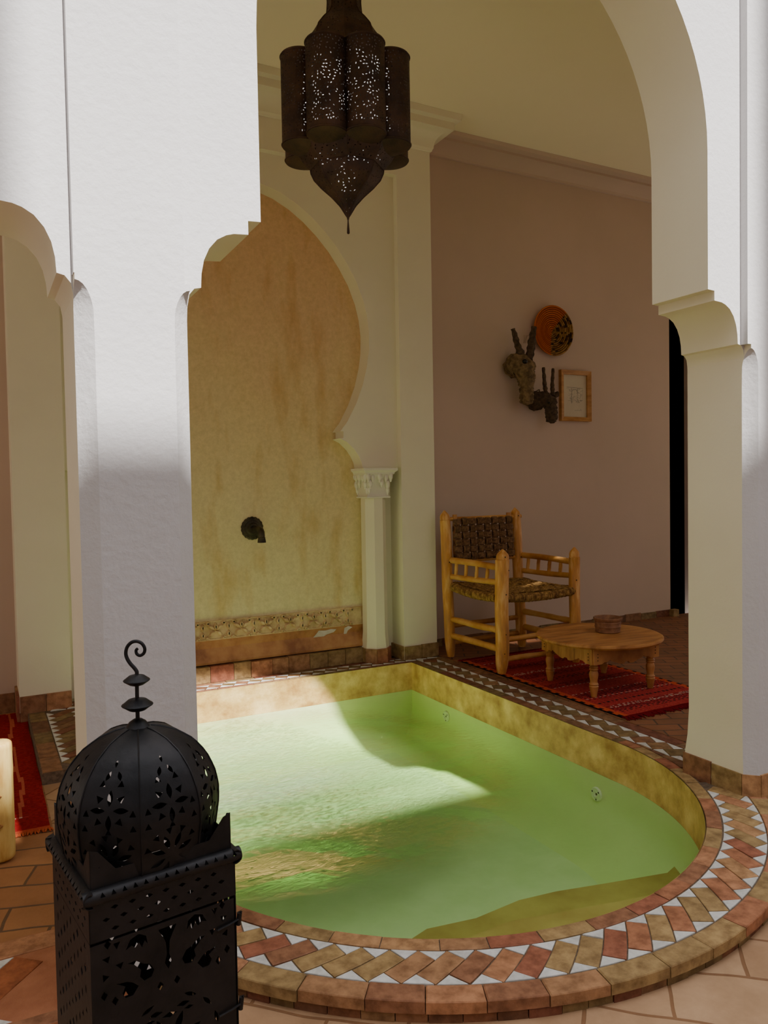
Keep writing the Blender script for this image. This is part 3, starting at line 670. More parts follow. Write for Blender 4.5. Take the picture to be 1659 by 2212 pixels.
def mosaic(mb, f, u0, u1, v0, v1, p, phi, cols=BRICKS, flip=False, zz=0.0, tri_in=True, tri_out=True):
    """diagonal bricks packed side by side between v0 and v1, white triangles closing both edges"""
    W = v1-v0; s, c = sin(phi), cos(phi); w = p*s
    k0 = int((u0)/p)-3; k1 = int(u1/p)+4
    Llen = (W-w*c)/s
    def g(u, v): return f((u1+u0-u) if flip else u, v)
    for k in range(k0, k1):
        A = (k*p, v0); B = (A[0]+s*w, v0+c*w); D = (A[0]-c*Llen, v0+s*Llen); C = (B[0]-c*Llen, B[1]+s*Llen)
        if min(A[0], D[0], C[0]) >= u0-1e-4 and max(B[0], C[0]) <= u1+1e-4:
            tile(mb, [A, B, C, D], g, zz, 0, random.choice(cols))
        A2 = (A[0]+p, v0)
        if tri_in and A[0] >= u0 and A2[0] <= u1: tile(mb, [A, A2, B], g, zz, 1, random.choice([(1, 1, 1, 1), (.92, .92, .9, 1), (.85, .85, .84, 1)]))
        if tri_out and D[0]+0 >= u0+p and C[0]+1e-3 <= u1 and D[0] <= u1:
            C0 = (D[0]-p+s*w+0, 0)  # apex of the outer triangle is D of this brick; its base sits between the C corners
            Cp = (C[0]-p, v1)
            if Cp[0] >= u0-1e-3: tile(mb, [Cp, D, (C[0], v1)], g, zz, 1, random.choice([(1, 1, 1, 1), (.92, .92, .9, 1), (.85, .85, .84, 1)]))
# ring frame: u = arc length at r=1.16 measured clockwise from the left, v = distance outward from the pool edge
RM = 1.16
def ringf(u, v):
    r = PR+v
    return (PCX-r*cos(u/RM), PCY-r*sin(u/RM))
coping = MB()
# brick colours lighter at the near rim
U0, U1 = RM*radians(12), RM*radians(150.5)
mosaic(coping, ringf, U0, U1, 0.055, 0.190, 0.0785, radians(50))
mosaic_end = U1
def border(mb, f, u0, u1, v0, v1, ln, zz=0.0, cols=BRICKS, th=0.012):
    u = u0
    while u < u1-0.02:
        w = ln*random.uniform(0.85, 1.15); e = min(u+w, u1)
        if u1-e < 0.03: e = u1
        tile(mb, [(u, v0), (e, v0), (e, v1), (u, v1)], f, zz, 0, random.choice(cols), th=th, mx=0.03); u = e
border(coping, ringf, RM*radians(0), RM*radians(180), 0.0, 0.053, 0.15)
RMID = MB()
# outer ring of long bricks with their rounded outer faces, and the smaller course under them
def blockring(mb, a0, a1, r0, r1, z0, z1, ln, cols, vary=0.003):
    a = a0
    while a < a1-0.01:
        da = ln/r1*random.uniform(0.85, 1.15); e = min(a+da, a1); g = 0.0012/r1; rj = r1+random.uniform(-vary, vary); zj = z1+random.uniform(-.0015, .0015)
        k = 4; P = [(PCX-rj*cos(a+g+(e-a-2*g)*i/k), PCY-rj*sin(a+g+(e-a-2*g)*i/k)) for i in range(k+1)]
        Q = [(PCX-r0*cos(e-g-(e-a-2*g)*i/k), PCY-r0*sin(e-g-(e-a-2*g)*i/k)) for i in range(k+1)]
        mb.prism((P+Q)[::-1], z0, zj, 0, random.choice(cols), bevel=0.004); a = e
blockring(coping, radians(10), radians(164), PR+0.192, 1.290, -0.030, 0.0, 0.165, BRICKS)
blockring(coping, radians(10), radians(164), PR+0.17, 1.282, -0.056, -0.031, 0.075, DARKB, 0.002)
# right-hand strip of lozenges along the straight side
def rightf(u, v): return (PXR+v, 4.55-u)
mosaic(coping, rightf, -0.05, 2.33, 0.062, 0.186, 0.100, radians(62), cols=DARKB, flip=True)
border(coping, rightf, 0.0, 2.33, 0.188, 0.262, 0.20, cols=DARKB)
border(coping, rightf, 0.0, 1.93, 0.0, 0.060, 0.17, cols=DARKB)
# the wedge between the curved edge and the straight strip
for i in range(6):
    y1 = 2.62-i*0.075; y0 = y1-0.075
    def xe(y): return PCX+sqrt(max(0, (PR+0.054)**2-(PCY-y)**2))
    tile(coping, [(xe(y1), y1), (PXR+0.060, y1), (PXR+0.060, y0), (xe(y0), y0)], lambda u, v: (u, v), 0, 0, random.choice(DARKB))
# far strip under the fountain wall
def farf(u, v): return (PXL-0.2+u, PYB+v)
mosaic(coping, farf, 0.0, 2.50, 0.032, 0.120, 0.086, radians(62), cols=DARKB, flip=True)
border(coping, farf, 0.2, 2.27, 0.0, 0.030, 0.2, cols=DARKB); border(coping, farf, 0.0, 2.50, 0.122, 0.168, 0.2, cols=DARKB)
# left strip
def leftf(u, v): return (PXL-v, 3.57+u)
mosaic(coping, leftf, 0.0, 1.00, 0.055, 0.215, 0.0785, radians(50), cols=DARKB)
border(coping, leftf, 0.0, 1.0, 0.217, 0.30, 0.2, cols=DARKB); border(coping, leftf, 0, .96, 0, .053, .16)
# mortar bed the tiles sit in
bed = MB()
def secpoly(r0, r1, a0, a1, k=60):
    return [(PCX-r1*cos(a0+(a1-a0)*i/k), PCY-r1*sin(a0+(a1-a0)*i/k)) for i in range(k+1)]+[(PCX-r0*cos(a1-(a1-a0)*i/k), PCY-r0*sin(a1-(a1-a0)*i/k)) for i in range(k+1)]
bed.prism(secpoly(PR+0.001, PR+0.195, radians(8), radians(152))[::-1], -0.2, -0.0035)
bed.prism(secpoly(PR+0.001, PR+0.06, radians(0), radians(10))[::-1], -0.2, -0.0036)
bed.prism(secpoly(PR+0.001, PR+0.06, radians(150), radians(180))[::-1], -0.2, -0.0036)
bed.prism(secpoly(PR+0.10, 1.276, radians(10), radians(164))[::-1], -0.2, -0.032)
bed.box(PXR+0.001, PXR+0.264, 2.19, 4.70, -0.2, -0.0037); bed.box(PXL-0.21, PXR+0.05, PYB+0.001, 4.72, -0.2, -0.0038)
bed.box(PXL-0.302, PXL-0.001, 3.57, 4.6, -0.2, -0.0039); bed.box(PXL-0.06, PXL-0.001, 2.62, 3.57, -0.2, -0.004)
loc_fix(bed.build('mortar_bed', GROUT, pool, smooth=0))
loc_fix(coping.build('coping', [BRICK, MARBLE], pool, smooth=25))
# round water inlets on the right wall
for y, z in ((4.091, -0.262), (2.756, -0.292)):
    mb = MB(); xf = lambda x, y_, z_: (-z_, x, y_)
    mb.lathe([(0.034, 0.0), (0.034, 0.006), (0.030, 0.010), (0.022, 0.008), (0.014, 0.010), (0.012, 0.004), (0.001, 0.004)], 28, (PXR-0.001, y, z), xf=xf, m=0)
    for k in range(3):
        a = 2*pi*k/3+0.4; mb.lathe([(0.0045, 0.0101), (0.0001, 0.0104)], 10, (PXR-0.001, y+0.024*cos(a), z+0.024*sin(a)), xf=xf, m=1, close=False)
    mb.lathe([(0.006, 0.0045), (0.0001, 0.005)], 12, (PXR-0.001, y, z), xf=xf, m=1, close=False)
    loc_fix(mb.build('water_inlet', [PLASTICW, BLACKP], pool))
# water: one closed body, gently heaved surface
OW = pool_outline(0.003); mbw = MB()
ext = [(PXL+0.05+0.05*i, 1.62+0.05*j) for i in range(41) for j in range(58) if inpoly(PXL+0.05+0.05*i, 1.62+0.05*j, pool_outline(-0.03))]
def wh(u, v): return ZW+0.004*noise.noise(Vector((u*5, v*6, 0)))*min(1, 0.3+max(0, 1.5-sqrt((u-1.1)**2+(v-3.5)**2)))
V, Fc = triangulate(OW, [], ext); nn_ = len(V)
vs = [(u, v, wh(u, v)) for u, v in V]+[(u, v, -0.53) for u, v in V]
fs = list(Fc)+[tuple(i+nn_ for i in f[::-1]) for f in Fc]; cnt = set()
for f in Fc:
    for a, b in zip(f, f[1:]+f[:1]): cnt.add((a, b))
for (a, b) in cnt:
    if (b, a) not in cnt: fs.append((b, a, a+nn_, b+nn_))
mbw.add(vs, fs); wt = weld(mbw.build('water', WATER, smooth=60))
tag(wt, 'clear green rippling water filling the pool', 'water', kind='stuff')

# ---- floors
hole = pool_outline(0.03)
mb = MB(); V, Fc = triangulate([(-4.2, -2.6), (8.0, -2.6), (8.0, 4.86), (-4.2, 4.86)], [hole])
mb.add([(u, v, -0.055) for u, v in V], Fc); struct(weld(mb.build('floor', COURTF, smooth=0)))
mb = MB(); mb.box(2.844, 8.0, 2.0, 4.87, -0.054, 0.0); struct(mb.build('floor_gallery', GALLF, smooth=0))
mb = MB(); mb.box(-4.2, 0.212, 2.36, 4.87, -0.08, -0.0535); struct(mb.build('floor_left', floor_mat('left_gallery_brick', (lin(172, 118, 74), lin(150, 98, 60)), 2.6, 0.3, lin(100, 72, 50), 0.7, 0.34, 0.014), smooth=0))
# tiled threshold between the left-hand pillars
mb = MB()
def thf(u, v): return (0.16-u, 1.94+v)
mosaic(mb, thf, 0.03, 2.0, 0.05, 0.33, 0.12, radians(48), cols=[lin(176, 104, 64), lin(166, 96, 58), lin(184, 112, 70)], zz=-0.0475)
border(mb, thf, 0.0, 2.0, 0.0, 0.048, 0.3, zz=-0.0475); border(mb, thf, 0.0, 2.0, 0.332, 0.42, 0.2, zz=-0.0475)
mb.box(-1.9, 0.165, 1.94, 2.362, -0.07, -0.0490, m=2)
struct(mb.build('floor_threshold', [BRICK, MARBLE, mat('threshold_terracotta', lin(172, 112, 78), lin(150, 92, 62), scale=9, rough=0.7, bump=0.3)], smooth=25))
# ------------------------------------------------------------------ furniture in the gallery
def log_pts(a, b, k=12, wob=0.004, seed=0.0, bow=(0, 0, 0)):
    a, b = Vector(a), Vector(b); out = []
    for i in range(k+1):
        t = i/k; p = a.lerp(b, t)+Vector(bow)*sin(pi*t)
        p += Vector((noise.noise(Vector((t*2.5, seed, 1))), noise.noise(Vector((t*2.5, seed, 5))), noise.noise(Vector((t*2.5, seed, 9)))*0.3))*wob*sin(pi*min(1, max(0, t)))
        out.append(p)
    return out
def log(mb, a, b, r, k=12, wob=0.004, rw=0.06, seed=0.0, n=12, taper=None, bow=(0, 0, 0), m=0):
    P = log_pts(a, b, k, wob, seed, bow)
    R = [r*(1+rw*noise.noise(Vector((i*0.45, seed*3.1, 2)))) for i in range(k+1)]
    if taper: R = [x*taper(i/k) for i, x in enumerate(R)]
    mb.tube(P, R, n, m, wob=0.05, seed=seed)
def post(parent, name, x, y, ztop, r, xt=None, yt=None, seed=1.0, nails=()):
    xt = x if xt is None else xt; yt = y if yt is None else yt
    mb = MB(); H = ztop
    def P(z): t = z/H; return Vector((x+(xt-x)*t, y+(yt-y)*t, z))
    zs = [0.0, 0.015, 0.06, 0.10]+[0.10+(H-0.17)*i/9 for i in range(1, 10)]
    R = [r*0.62, r*0.72, r*0.90, r*0.98]+[r*(1+0.05*noise.noise(Vector((i*.6, seed, 3)))) for i in range(9)]
    zs += [H-0.068, H-0.066, H-0.045, H-0.03, H-0.012, H]; R += [r*1.02, r*0.90, r*0.93, r*0.80, r*0.38, r*0.10]
    pts = [P(z)+Vector((noise.noise(Vector((z*3, seed, 0))), noise.noise(Vector((z*3, seed, 7))), 0))*0.006*min(1, z*8) for z in zs]
    mb.tube(pts, R, 14, 0, wob=0.05, seed=seed)
    o = mb.build(name, WOOD, parent, smooth=50)
    if nails:
        for z, a in nails:
            nb_ = MB(); c = P(z); nb_.ball((c.x+cos(a)*r*0.99, c.y+sin(a)*r*0.99, z), 0.0045, 8, 5); nb_.build('nail', NAIL, o)
    return o
def rope_basket(mb, quad, nb_u, nb_v, amp, rr, strands=3, sag=0.0, wrap=None, m=0):
    """woven panel: over-under ribbons, quad = 4 corner vectors (origin, u end, far, v end)"""
    a, b, c, d = [Vector(q) for q in quad]
    def S(u, v): return a.lerp(b, u).lerp(d.lerp(c, u), v)
    nrm = (b-a).cross(d-a).normalized()
    for dirn in (0, 1):
        na, nbb = (nb_u, nb_v) if dirn == 0 else (nb_v, nb_u)
        for i in range(na):
            for s in range(strands):
                w = (i+0.14+0.72*(s+0.5)/strands)/na; pts = []; K = nbb*4
                for j in range(K+1):
                    t = j/K; ph = t*nbb
                    sgn = 1 if (i % 2 == 0) ^ (dirn == 1) else -1
                    h = amp*sin(pi*(ph-0.0))*sgn*(1 if True else 0)
                    h = amp*max(-1, min(1, 1.6*sin(pi*ph)))*sgn*(1)
                    u, v = (w, t) if dirn == 0 else (t, w)
                    pts.append(S(u, v)+nrm*(h-sag*sin(pi*u)*sin(pi*v))+Vector((0, 0, 0.001*random.uniform(-1, 1))))
                mb.tube(pts, rr*random.uniform(0.85, 1.1), 6, m, cap=False)
ch = thing('rustic_armchair', 'rustic log armchair with dark rope weave back beside the low round table', 'armchair', (3.18, 4.2, 0.0075))
O_ = Vector((3.18, 4.2, 0))
FL, FR_, RL, RR_ = (2.887, 3.925), (3.487, 3.915), (2.874, 4.492), (3.492, 4.492)
def q(p, z=0): return Vector((p[0]-O_.x, p[1]-O_.y, z))
fa = -pi/2
post(ch, 'front_post', q(FL).x, q(FL).y, 0.782, 0.044, q(FL).x+0.018, q(FL).y, 1.3, nails=((0.735, fa-.2), (0.65, fa+0.5), (0.50, fa), (0.25, fa), (0.13, fa-.2)))
post(ch, 'front_post', q(FR_).x, q(FR_).y, 0.766, 0.037, q(FR_).x-0.004, q(FR_).y, 2.7, nails=((0.55, fa-.4), (0.2, fa)))
post(ch, 'rear_post', q(RL).x, q(RL).y, 1.016, 0.037, q(RL).x-0.028, q(RL).y+0.01, 4.1, nails=((0.8, fa+.3), (0.66, fa)))
post(ch, 'rear_post', q(RR_).x, q(RR_).y, 1.018, 0.039, q(RR_).x-0.045, q(RR_).y+0.01, 5.9, nails=((0.96, fa), (0.66, fa+.1)))
bd = 4.0
for side, (A, B) in enumerate(((RL, FL), (RR_, FR_))):
    for nm, za, zb_, r, bow in (('arm_rail', 0.672, 0.665, 0.021, (0, 0, 0.004)), ('arm_rail', 0.560, 0.575, 0.019, (0, 0, -.004))):
        mb = MB(); log(mb, q(A, za), q(B, zb_), r, seed=side*3+za*7, bow=bow); mb.build(nm, WOODR, ch, smooth=60)
    for k, y in enumerate((4.41, 4.295, 4.175, 4.06)):
        t = (A[1]-y)/(A[1]-B[1]); x = A[0]+(B[0]-A[0])*t
        mb = MB(); log(mb, q((x, y+0.006), 0.572), q((x, y-0.006), 0.662), 0.0125, k=5, seed=k+side*9, rw=0.2, n=8); mb.build('arm_spindle', WOODR, ch, smooth=60)
    for za, zb_, r in ((0.262, 0.270, 0.021), (0.150, 0.150, 0.021)):
        mb = MB(); log(mb, q(A, za), q(B, zb_), r, seed=side*5+za*11, rw=0.25, wob=0.012); mb.build('side_stretcher', WOODR, ch, smooth=60)
for nm, A, B, zz in (('front_stretcher', FL, FR_, (0.208, 0.083)), ('rear_stretcher', RL, RR_, (0.215, 0.10))):
    for z in zz:
        mb = MB(); log(mb, q(A, z), q(B, z+0.005), 0.018, seed=z*13+len(nm), rw=0.2, wob=0.01); mb.build(nm, WOODR, ch, smooth=60)
# seat: rope-wrapped bars all round and a woven middle
mb = MB(); zs = 0.478
cs = [q((2.872, 3.918), zs-0.003), q((3.50, 3.912), zs), q((3.487, 4.50), zs+0.006), q((2.88, 4.50), zs+0.012)]
for i in range(4):
    a, b = cs[i], cs[(i+1) % 4]; ln = (b-a).length; K = int(ln/0.0085)
    a = a.lerp(b, 0.055); b = a.lerp(b, 0.945)
    for j in range(K):
        t = (j+0.5)/K; p = a.lerp(b, t); d = (b-a).normalized(); s1 = d.cross(Vector((0, 0, 1)))
        sag = Vector((0, 0, -0.014*sin(pi*t))); R_ = 0.024*(1+0.06*random.uniform(-1, 1))
        pts = [p+sag+d*random.uniform(-.001, .001)+s1*(cos(x)*R_)+Vector((0, 0, 1))*(sin(x)*R_*1.05) for x in [2*pi*k/10 for k in range(10)]]
        col_ = random.choice([(1, 1, 1, 1), (.8, .76, .7, 1), (1.1, 1.1, 1.05, 1), (.62, .56, .5, 1)])
        mb.tube(pts, 0.0048, 5, 0, col_, closed=True)
mb.build('seat_edge_rope', ROPEL, ch, smooth=60)
mb = MB(); ins = [cs[0]+Vector((.02, .02, .016)), cs[1]+Vector((-.02, .02, .016)), cs[2]+Vector((-.02, -.02, .016)), cs[3]+Vector((.02, -.02, .016))]
rope_basket(mb, ins, 11, 10, 0.006, 0.0058, 3, sag=0.018); mb.build('woven_seat', ROPEL, ch, smooth=60)
mb = MB()
rope_basket(mb, [q((2.90, 4.462), 0.672), q((3.408, 4.462), 0.672), q((3.40, 4.475), 0.958), q((2.895, 4.475), 0.958)], 8, 6, 0.013, 0.0075, 4); mb.build('woven_back', ROPE, ch, smooth=60)
for x in (2.918, 3.378):
    mb = MB(); log(mb, q((x, 4.478), 0.655), q((x, 4.485), 0.985), 0.0165, seed=x, rw=0.12); mb.build('back_stick', TABLEW, ch, smooth=60)
for z in (0.662, 0.955):
    mb = MB(); log(mb, q(RL, z), q(RR_, z), 0.014, seed=z); mb.build('back_rail', WOODR, ch, smooth=60)

# ---- low round table
tcx, tcy, tz = 3.21, 3.405, 0.300
tb = thing('low_round_table', 'low honey-coloured round wooden table with turned legs standing on the red rug', 'table', (tcx, tcy, 0.009), radians(-4))
mb = MB(); RT = 0.362
mb.lathe([(0.0001, tz-0.028), (RT-0.03, tz-0.028), (RT-0.008, tz-0.024), (RT, tz-0.014), (RT-0.001, tz-0.004), (RT-0.012, tz+0.001), (RT-0.035, tz-0.004), (0.0001, tz-0.004)], 72, close=False, mod=lambda th, i: 1+0.006*noise.noise(Vector((cos(th)*1.5, sin(th)*1.5, 0))))
mb.build('tabletop', TABLEW, tb, smooth=40)
AP = 0.232
for k in range(4):
    a = k*pi/2
    # apron boards, scalloped lower edge, long corners
    z1 = tz-0.026; outl = [(-AP, z1), (-AP, z1-0.088), (-AP+0.055, z1-0.088), (-AP+0.075, z1-0.078), (-AP+0.10, z1-0.078), (-AP+0.112, z1-0.070), (-AP+0.125, z1-0.078), (-0.045, z1-0.100), (-0.02, z1-0.100), (-0.012, z1-0.090),
            (0.012, z1-0.090), (0.02, z1-0.100), (0.045, z1-0.100), (AP-0.125, z1-0.078), (AP-0.112, z1-0.070), (AP-0.10, z1-0.078), (AP-0.075, z1-0.078), (AP-0.055, z1-0.088), (AP, z1-0.088), (AP, z1)]
    mb = MB(); Rm = Matrix.Rotation(a, 3, 'Z')
    sheet(mb, outl, [], lambda u, v, w: tuple(Rm @ Vector((u, -AP-0.008+0.018*w, v))))
    ap = weld(mb.build('apron', TABLEW, tb, smooth=20))
    for s in (-1, 1):
        for dz in (0.03, 0.048, 0.065): nb_ = MB(); nb_.ball(tuple(Rm @ Vector((s*(AP-0.028), -AP-0.009, z1-dz))), 0.003, 8, 4); nb_.build('nail', NAIL, ap)
    lx, ly = (AP-0.030)*(1 if k in (0, 1) else -1), (AP-0.030)*(1 if k in (1, 2) else -1)
    mb = MB(); zb2 = z1-0.075
    mb.box(lx-0.023, lx+0.023, ly-0.023, ly+0.023, zb2-0.012, z1)
    pr_ = [(0.0001, 0), (0.0155, 0.0), (0.0175, 0.012), (0.0245, 0.040), (0.0265, 0.049), (0.0215, 0.054), (0.0265, 0.059), (0.0215, 0.064), (0.0195, 0.072), (0.0245, 0.096), (0.0255, 0.108), (0.0195, 0.122), (0.0255, 0.128), (0.0205, 0.133), (0.0255, 0.138), (0.0195, 0.145), (0.023, 0.155), (0.023, zb2-0.01)]
    s_ = (zb2-0.01)/0.155
    mb.lathe([(r, z if z > 0.16 else z*s_*0.985) for r, z in pr_], 20, (lx, ly, 0.0005), close=False)
    mb.build('leg', TABLEW, tb, smooth=40)
# clay ashtray-like bowl
bw = thing('clay_bowl', 'small ridged grey-brown clay bowl with dark ash standing on the low round table', 'bowl', (3.305, 3.43, tz+0.0058))
mb = MB(); mb.lathe([(0.0001, 0), (0.066, 0.0), (0.072, 0.004), (0.071, 0.018), (0.077, 0.036), (0.074, 0.042), (0.078, 0.060), (0.074, 0.066), (0.084, 0.078), (0.084, 0.086), (0.080, 0.089), (0.074, 0.084), (0.068, 0.06), (0.064, 0.014), (0.0001, 0.012)], 48, close=False)
mb.build('pot', CLAY, bw, smooth=40)
mb = MB(); mb.lathe([(0.0001, 0.052), (0.03, 0.054), (0.05, 0.048), (0.068, 0.046)], 24, close=False, mod=lambda th, i: 1+0.05*sin(5*th)); mb.build('ash', ASH, bw)

# ---- rugs: colour laid down knot by knot
def rug(name, label, x0, x1, y0, y1, z, colf, cell=0.009, fringe=()):
    t = thing(name, label, 'rug', (0.5*(x0+x1), 0.5*(y0+y1), z)); ox, oy = t.location.x, t.location.y
    nx, ny = int((x1-x0)/cell), int((y1-y0)/cell); mb = MB(); vs = []; fs = []; cs_ = []
    def P(i, j, w):
        u, v = i/nx, j/ny; x = x0+(x1-x0)*u; y = y0+(y1-y0)*v
        x += 0.006*noise.noise(Vector((y*4, 3, 1)))*(1 if u > .5 else 1); y += 0.008*noise.noise(Vector((x*4, 7, 2)))
        hz = 0.0015*(noise.noise(Vector((x*9, y*9, 0)))+0.5)
        return (x-ox, y-oy, (0.006+hz) if w else 0)
    vs = [P(i, j, 1) for j in range(ny+1) for i in range(nx+1)]
    for j in range(ny):
        for i in range(nx):
            fs.append((j*(nx+1)+i, j*(nx+1)+i+1, (j+1)*(nx+1)+i+1, (j+1)*(nx+1)+i)); cs_.append(colf((i+.5)/nx*(x1-x0), (j+.5)/ny*(y1-y0), x1-x0, y1-y0))
    edge = [(i, 0) for i in range(nx)]+[(nx, j) for j in range(ny)]+[(nx-i, ny) for i in range(nx)]+[(0, ny-j) for j in range(ny)]
    o = len(vs); vs += [P(i, j, 0) for i, j in edge]; m_ = len(edge)
    for k in range(m_):
        a = edge[k]; b = edge[(k+1) % m_]
        fs.append((o+k, o+(k+1) % m_, b[1]*(nx+1)+b[0], a[1]*(nx+1)+a[0])); cs_.append(cs_[0])
    mb.v = vs; mb.f = fs; mb.m = [0]*len(fs); mb.c = cs_
    pile = mb.build('pile', RUG, t, smooth=0)
    for (side, col_, ln) in fringe:
        mb = MB(); x = x0
        yy = y0 if side == 'near' else y1; sg = -1 if side == 'near' else 1
        while x < x1:
            a = random.uniform(-0.5, 0.5); l2 = ln*random.uniform(0.7, 1.2)
            mb.tube([(x-ox, yy-oy, 0.004), (x-ox+a*l2*0.4, yy-oy+sg*l2*0.5, 0.007), (x-ox+a*l2, yy-oy+sg*l2, 0.002)], [0.0035, 0.004, 0.002], 5, 0, col_); x += 0.006
        tag(mb.build('fringe', RUG, t), kind='stuff')
    return t
RED = [lin(172, 52, 48), lin(160, 44, 42), lin(180, 60, 52)]; DRED = [lin(126, 30, 34), lin(116, 26, 30)]
BLK = lin(24, 20, 22); ORN = lin(206, 84, 46); WHT = lin(198, 160, 140); PNK = lin(190, 60, 60)
def rc(x, y, w, h):
    r = random.random()
    # border of black and orange blocks down the pool side and far side
    for e, s in ((x, 0), (w-x, 1)):
        if e < 0.022: return BLK if int(y/0.035) % 2 == 0 else ORN
        if e < 0.045: return ORN if r < 0.8 else PNK
        if 0.05 < e < 0.058: return WHT if r < .7 else ORN
    for k, yc in enumerate((0.07, 0.15, 0.235, 0.33, 0.42, 0.60, 0.78, 0.97, 1.15, 1.30)):
        d = abs(y-yc)
        if d < 0.006: return (WHT if k % 2 else BLK) if int(x/0.016) % 2 == 0 else RED[0]
        if k % 3 == 0 and 0.012 < d < 0.020: return BLK if int(x/0.02) % 2 else PNK
        if k % 3 == 1 and 0.010 < d < 0.018: return WHT if r < .35 else DRED[0]
    band = int(y/0.085) % 3
    return random.choice(RED if band != 1 else DRED+RED[:1])
rug('kilim_rug', 'red striped wool rug with dark fringe lying under the low round table', 2.862, 3.625, 2.875, 4.335, 0.0005, rc, fringe=(('near', lin(120, 16, 26), 0.06), ('far', lin(120, 16, 26), 0.05)))
def rl(x, y, w, h):
    e = w-x; r = random.random()
    line = 0.085+0.02*noise.noise(Vector((y*3, 0, 0)))
    if abs(e-line) < 0.008 and y > 0.15: return lin(196, 96, 70)
    if 0.142 < y < 0.156 and e > 0.07: return lin(226, 190, 170) if int(x/0.015) % 2 else RED[0]
    for k, (yc, c) in enumerate(((0.30, lin(70, 78, 104)), (0.42, lin(80, 84, 56)), (0.54, BLK), (0.70, lin(180, 80, 60)), (1.25, lin(190, 70, 50)))):
        if abs(y-yc) < 0.014 and 0.12 < e < 0.26 and r < 0.8: return c
    if y < 0.02: return lin(190, 80, 50)
    return random.choice([lin(150, 24, 28), lin(160, 30, 32), lin(142, 20, 26)])
rug('red_rug', 'plain red wool rug with one pale wavering line at the left edge of the photo', -0.75, 0.205, 3.085, 4.80, -0.053, rl, cell=0.011, fringe=(('near', lin(196, 96, 56), 0.02),))

# ---- stool at the left edge of the picture
st = thing('log_stool', 'pale log stool with woven rope seat cut by the left edge of the photo', 'stool', (-0.21, 3.12, -0.0445))
for k, (x, y) in enumerate(((0.248, -0.215), (-0.248, -0.215), (0.150, 0.215), (-0.150, 0.215))):
    mb = MB(); H = 0.40
    zs_ = [0, 0.006, 0.02, 0.06]+[0.06+(H-0.08)*i/9 for i in range(1, 10)]+[H-0.006, H]
    R = [0.036, 0.041, 0.043, 0.044]+[0.0425*(1+0.05*noise.noise(Vector((i*.6, k, 3)))) for i in range(9)]+[0.041, 0.034]
    mb.tube([(x, y, z) for z in zs_], R, 18, 0, wob=0.04, seed=k+.3)
    if k == 0:
        pass
    leg = mb.build('leg', mat('stool_pale_wood', lin(226, 196, 120), lin(196, 150, 76), scale=5, rough=0.45, bump=0.2, bscale=18, stretch=(5, 5, 1), c3=lin(216, 180, 104)) if k == 0 else MATS['stool_pale_wood'], st, smooth=50)
    if k == 0:
        for dx, dz, s in ((-0.018, 0.22, 1.0), (-0.014, 0.12, .9), (-0.02, 0.16, .6)):
            mb = MB(); mb.tube([(x+dx-0.01, y-0.040, dz-0.02*s), (x+dx+0.006, y-0.046, dz), (x+dx+0.020*s, y-0.0435, dz+0.006), (x+dx+0.004, y-0.043, dz+0.018*s)], [0.002, 0.006*s, 0.004*s, 0.001], 8, 0, flat=.6); mb.build('knot', TABLEW, leg)
for a, b in (((0.248, -0.215), (-0.248, -0.215)), ((0.150, 0.215), (-0.150, 0.215)), ((0.248, -0.215), (0.150, 0.215)), ((-0.248, -0.215), (-0.150, 0.215))):
    for z in ((0.12, 0.34) if a[1] == b[1] else (0.16, 0.34)):
        mb = MB(); log(mb, (a[0], a[1], z), (b[0], b[1], z), 0.02, seed=z*9+a[0]); mb.build('rail', WOODR, st, smooth=60)
mb = MB(); rope_basket(mb, [(-0.25, -0.235, 0.352), (0.235, -0.235, 0.352), (0.140, 0.235, 0.352), (-0.14, 0.235, 0.352)], 9, 9, 0.006, 0.007, 3, sag=0.01); 
for sy in (-1, 1):
    for j in range(40):
        x = -0.215+0.43*j/39; pts = [(x, sy*0.215+cos(t)*0.027, 0.34+sin(t)*0.027) for t in [2*pi*k/8 for k in range(8)]]
        mb.tube(pts, 0.006, 5, 0, closed=True)
mb.build('woven_seat', ROPEL, st, smooth=60)
# ------------------------------------------------------------------ things on the walls
YW = 4.859
# coiled basket
bx, bz, br = 4.095, 2.408, 0.200
bk = thing('coiled_basket_tray', 'round coiled basket tray, half orange half natural straw, hanging above the horned heads', 'basket', (bx, YW, bz))
nr = 13; prof = []; 
for i in range(nr):
    r0 = br*(i)/nr; 
    for k in range(4):
        t = k/4; prof.append((r0+br/nr*t+0.0004, 0.008+0.016*abs(sin(pi*t))+0.030*(i/nr)**2))
prof += [(br, 0.043), (br-0.004, 0.034), (0.17, 0.018), (0.0004, 0.0)]
BO = [lin(226, 120, 40), lin(214, 108, 34)]; BS = [lin(196, 150, 84), lin(178, 130, 70), lin(150, 104, 54)]; BD = [lin(70, 46, 26), lin(90, 60, 34)]
NS = 72; bcol = {}
def basket_col(i, k):
    ring = min(i//4, nr-1); th = degrees_(k)
    # sector of natural straw at right and below
    if (th > 312 or th < 38 and False) or (262 < th): pass
    nat = (th < 52) or (th > 258)
    if i % 4 in (0, 3) and i < nr*4: f = 0.55  # shade in the grooves between coils, put into the colour
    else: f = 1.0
    if nat:
        key = (ring, int(k/(1.2+9/(ring+1))))
        if key not in bcol: bcol[key] = random.choice(BD) if random.random() < 0.30 and ring > 2 else random.choice(BS)
        c = bcol[key]
    else:
        key = (ring, 'o'); bcol.setdefault(key, random.choice(BO)); c = bcol[key]
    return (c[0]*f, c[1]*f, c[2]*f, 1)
def degrees_(k): return (k+0.5)/NS*360
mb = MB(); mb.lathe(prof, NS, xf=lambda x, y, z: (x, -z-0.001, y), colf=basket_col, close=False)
mb.build('coils', PAINTCOL, bk, smooth=60)

